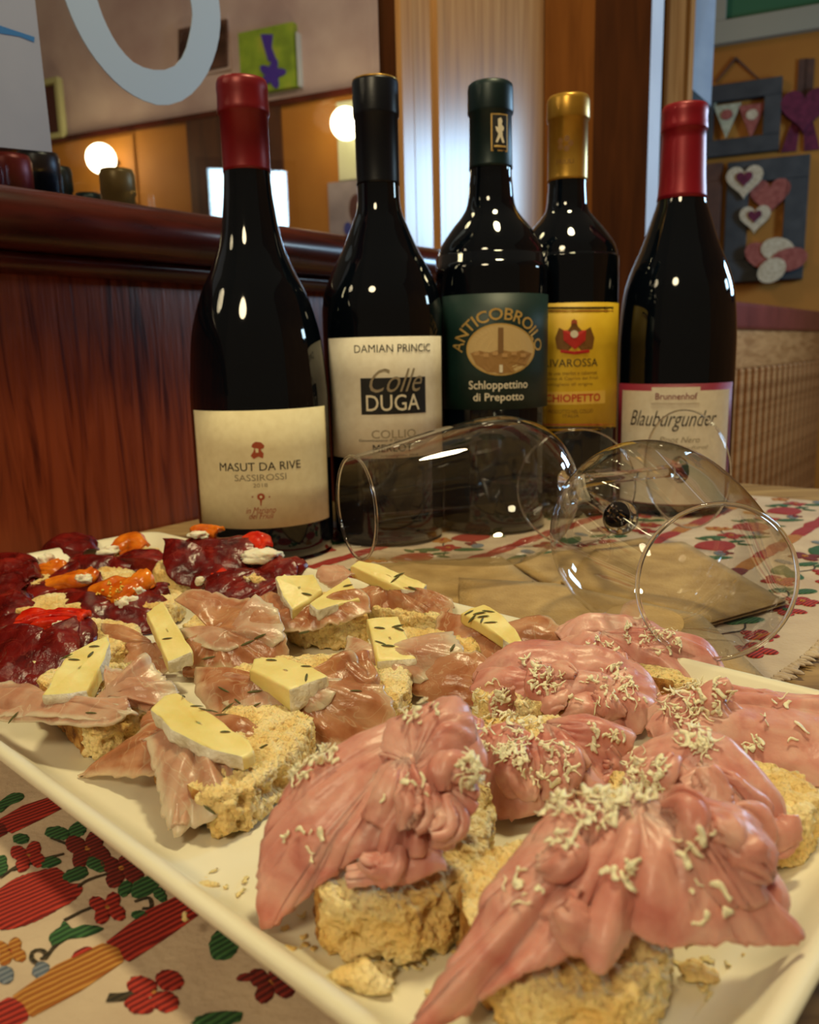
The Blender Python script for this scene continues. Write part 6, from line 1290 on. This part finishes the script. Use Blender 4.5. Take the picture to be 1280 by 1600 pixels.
fans(r, [((15, 895, 41.0), [(-20, 870, 42.0), (-20, 925, 39.6, 2), (20, 915, 39.8, -2), (50, 925, 39.4, 2), (58, 892, 40.6, 1), (30, 866, 42.0)])], BRE, 45, 'beef_slice', th=0.0008, bulge=.14)
cm = [(-17.3, 40.2), (-15.2, 38.8), (-13.9, 39.4), (-14.2, 41.8), (-16.4, 42.8)]
r = crostino('dried beef sandwich with two broad orange pepper strips', cm, None)
bread(r, [(np.mean([q[0] for q in cm]) + .78 * (a - np.mean([q[0] for q in cm])), np.mean([q[1] for q in cm]) + .78 * (b - np.mean([q[1] for q in cm]))) for a, b in cm], 0.0185, (), 90, 7, 10, 1.0, 47)
bre(r, [([(55, 930, 39.4, 14), (85, 925, 39.2, 24), (130, 925, 38.8, 24), (165, 915, 39.0, 10)], dict(h=0.6)), ([(60, 915, 40.0, 10), (95, 908, 39.6, 14), (130, 900, 39.4, 14), (148, 890, 39.8, 6)], M['orange'], dict(h=0.5)),
        ([(62, 895, 41.0, 8), (85, 888, 41.0, 12), (100, 880, 41.4, 8)], M['orange'], dict(h=0.5)), ([(85, 905, 40.2, 12), (110, 885, 40.8, 18), (125, 880, 41.0, 10)], dict(h=0.7)),
        ([(70, 945, 38.4, 14), (85, 935, 38.4, 20), (105, 945, 38.2, 12)], dict(h=0.9))], 47)
fans(r, [((100, 918, 39.6), [(42, 905, 40.6), (52, 945, 38.6, 2), (85, 935, 38.9, -1.5), (120, 955, 38.0, 2), (168, 938, 38.4, 0), (155, 895, 40.0)])], BRE, 47, 'beef_slice', th=0.0008, bulge=.14)
dollop(r, 132, 905, 39.2, 14, 8, M['cream'], seed=5); dollop(r, 72, 876, 41.6, 14, 11, M['cream'], seed=6)
cm = [(-13.9, 36.4), (-12, 34.6), (-10.3, 35), (-10.2, 37), (-12, 38.4), (-13.6, 38)]
r = crostino('dried beef sandwich topped with an orange tomato half full of seeds', cm, None)
bread(r, [(np.mean([q[0] for q in cm]) + .78 * (a - np.mean([q[0] for q in cm])), np.mean([q[1] for q in cm]) + .78 * (b - np.mean([q[1] for q in cm]))) for a, b in cm], 0.0185, (), 110, 8, 12, 1.0, 49)
bre(r, [([(100, 950, 36.8, 20), (150, 945, 36.2, 34), (205, 955, 35.4, 34), (250, 960, 35.2, 16)], dict(h=0.5)), ([(110, 985, 34.6, 18), (160, 975, 34.8, 30), (215, 975, 34.6, 26), (245, 975, 34.6, 10)], dict(h=0.6)),
        ([(140, 920, 36.8, 10), (165, 915, 36.6, 22), (195, 920, 36.2, 22), (215, 915, 36.4, 8)], M['orange'], dict(h=0.7)), ([(200, 915, 36.6, 8), (225, 905, 36.8, 16), (238, 900, 37.0, 12)], M['orange'], dict(h=0.8)),
        ([(220, 940, 36.2, 14), (245, 925, 36.8, 18), (262, 920, 37.0, 8)], dict(h=0.6))], 49)
fans(r, [((180, 938, 36.0), [(100, 930, 37.0), (105, 985, 34.8, 2), (170, 998, 34.3, -1), (245, 988, 34.5, 2), (266, 945, 35.8), (225, 918, 36.8, 1)])], BRE, 49, 'beef_slice', th=0.0008, bulge=.14)
dollop(r, 198, 945, 35.6, 20, 14, M['cream'], seed=7); dollop(r, 215, 925, 36.2, 11, 9, M['cream'], seed=8)
V, Fc = [], []; rg = random.Random(3)
for k in range(26):
    c, n_ = pick(172, 918, 22, rg); c = c + n_ * 0.0004; b = len(V); a = 0.0007
    for q in ((1, 0, 0), (-1, 0, 0), (0, 1, 0), (0, -1, 0), (0, 0, 1), (0, 0, -1)): V.append(c + np.array(q) * a)
    Fc += [(b + 4, b, b + 2), (b + 4, b + 2, b + 1), (b + 4, b + 1, b + 3), (b + 4, b + 3, b), (b + 5, b + 2, b), (b + 5, b + 1, b + 2), (b + 5, b + 3, b + 1), (b + 5, b, b + 3)]
tag(mesh('tomato_seeds', V, Fc, mat('seed_yellow', srgb(236, 196, 90), 0.15), r), kind='stuff')
cm = [(-17.6, 45.2), (-15.6, 44.0), (-14.2, 44.4), (-14.2, 46.8), (-16.4, 47.6)]
r = crostino('rearmost dried beef sandwich by the wooden partition, a rounded red slice standing up', cm, None)
bread(r, [(np.mean([q[0] for q in cm]) + .78 * (a - np.mean([q[0] for q in cm])), np.mean([q[1] for q in cm]) + .78 * (b - np.mean([q[1] for q in cm]))) for a, b in cm], 0.0180, (), 80, 7, 10, 1.0, 51)
bre(r, [([(70, 875, 45.6, 14), (88, 850, 46.0, 26), (115, 846, 46.0, 30), (138, 860, 45.6, 16)], dict(h=0.7)), ([(120, 880, 44.8, 12), (170, 882, 44.2, 20), (225, 880, 43.8, 20), (268, 872, 44.0, 8)], dict(h=0.6)),
        ([(178, 860, 45.4, 8), (200, 842, 46.0, 16), (222, 858, 45.4, 14)], M['orange'], dict(h=0.8))], 51)
fans(r, [((180, 872, 44.4), [(110, 875, 45.2), (125, 898, 44.0, 2), (200, 902, 43.6, -1), (272, 890, 43.4, 2), (250, 862, 44.4)])], BRE, 51, 'beef_slice', th=0.0008, bulge=.14)
dollop(r, 170, 862, 45.2, 17, 9, M['cream'], seed=9)
cm = [(-13.2, 40.8), (-11.6, 40.2), (-9.9, 40.8), (-9.6, 42.2), (-11.8, 44.2), (-13.4, 43.2)]
r = crostino('dried beef sandwich with a squared red slice and pale bread end, below the leftmost bottle', cm, None)
bread(r, cm, 0.0200, (), 120, 10, 12, 0.6, 53)
bre(r, [([(262, 865, 42.4, 20), (300, 850, 42.4, 26), (350, 848, 42.0, 26), (395, 842, 42.4, 14)], dict(h=0.5)), ([(275, 900, 40.4, 14), (300, 885, 40.6, 36), (345, 880, 40.4, 34), (380, 880, 40.6, 12)], dict(h=0.5)),
        ([(300, 832, 43.0, 8), (320, 824, 43.2, 13), (342, 832, 42.8, 8)], M['orange'], dict(h=0.8))], 53)
fans(r, [((320, 858, 41.6), [(258, 845, 42.4), (264, 905, 40.2, 2), (325, 918, 39.8), (388, 895, 40.3, 2), (402, 842, 42.0)])], BRE, 53, 'beef_slice', th=0.0008, bulge=.14)
dollop(r, 310, 836, 42.6, 18, 6, M['cream'], seed=10)
cm = [(-9.5, 40.4), (-7.8, 38.8), (-6.2, 39.2), (-5.8, 40.4), (-7.6, 42.2), (-9.2, 42)]
r = crostino('dried beef sandwich with bright red pepper and cream cheese right below the leftmost bottle', cm, None)
bread(r, cm, 0.0200, (), 120, 10, 12, 0.8, 55)
bre(r, [([(330, 925, 39.0, 14), (370, 918, 38.8, 24), (410, 910, 38.8, 24), (440, 905, 39.0, 8)], dict(h=0.6)), ([(375, 900, 40.0, 14), (420, 888, 40.0, 22), (460, 882, 39.8, 18), (476, 880, 40.0, 6)], dict(h=0.6)),
        ([(358, 890, 41.0, 12), (372, 858, 41.6, 20), (400, 845, 41.8, 18), (416, 855, 41.2, 8)], M['redpep'], dict(h=0.8)), ([(318, 900, 40.2, 8), (335, 893, 40.0, 14), (360, 905, 39.4, 10)], M['redpep'], dict(h=0.6)),
        ([(340, 915, 39.4, 12), (365, 905, 39.6, 16), (395, 905, 39.2, 10)], dict(h=0.8))], 55)
fans(r, [((405, 892, 39.9), [(322, 905, 39.8), (330, 936, 38.8, 2), (400, 932, 38.6, -1), (458, 918, 38.7, 2), (462, 885, 39.4, 1), (430, 866, 40.6)])], BRE, 55, 'beef_slice', th=0.0008, bulge=.14)
dollop(r, 412, 868, 40.6, 34, 10, M['cream'], seed=11, amp=0.3); dollop(r, 312, 908, 39.6, 7, 7, M['cream'], seed=12); dollop(r, 388, 906, 39.0, 4, 4, M['cream'], seed=13)

# ---- crumbs on the tray
def crumb(px, py, s, label, seed):
    c = P(px, py, TZ + s * 0.4); SURF_V.clear(); SURF_N.clear(); n, k = 24, 12; V = []
    for i in range(k + 1):
        for j in range(n): V.append((math.sin(math.pi * i / k) * math.cos(2 * math.pi * j / n), math.sin(math.pi * i / k) * math.sin(2 * math.pi * j / n), math.cos(math.pi * i / k)))
    V = np.array(V); X = c + V * np.array([1.3, 0.9, 0.6]) * s * (1 + 0.45 * fbm(V * 1.4 + seed * 5, 3, seed))[:, None]; X[:, 2] = np.maximum(X[:, 2], TZ)
    Fc = [(i * n + j, (i + 1) * n + j, (i + 1) * n + (j + 1) % n, i * n + (j + 1) % n) for i in range(k) for j in range(n)]
    tag(mesh('bread_crumb', X, Fc, M['crumb'], None), label, 'crumb')
crumb(572, 1525, 0.0042, 'large torn bread crumb on the tray in front of the long-folded ham sandwich', 1)
crumb(325, 1385, 0.0016, 'small crumb on the tray below the triangular ham fold', 2)
crumb(1090, 1520, 0.0026, 'crumbs flattened on the tray near its right rim, below the pointed ham tip', 3)
crumb(440, 1490, 0.0022, 'small brown crumb by the left tray rim under the long ham fold', 4)
V, Fc = [], []; rg = random.Random(8)
for k in range(70):
    u_, v_ = rg.choice([(1140, 1500), (1180, 1480), (1255, 1400), (470, 1480), (640, 1520), (320, 1380), (720, 1450), (690, 1560), (1100, 1550), (560, 1480)])
    c = P(u_ + rg.gauss(0, 28), v_ + rg.gauss(0, 22), TZ); 
    curl(c, np.array([0, 0, 1.0]), rg, rg.uniform(0.001, 0.003), rg.uniform(0.0003, 0.0007), V, Fc)
V = np.array(V); V[:, 2] = np.maximum(V[:, 2], TZ)
tag(mesh('scattered_crumbs', V, Fc, M['crumb'], None), 'fine crumbs and shavings scattered over the white tray', 'crumbs', kind='stuff')
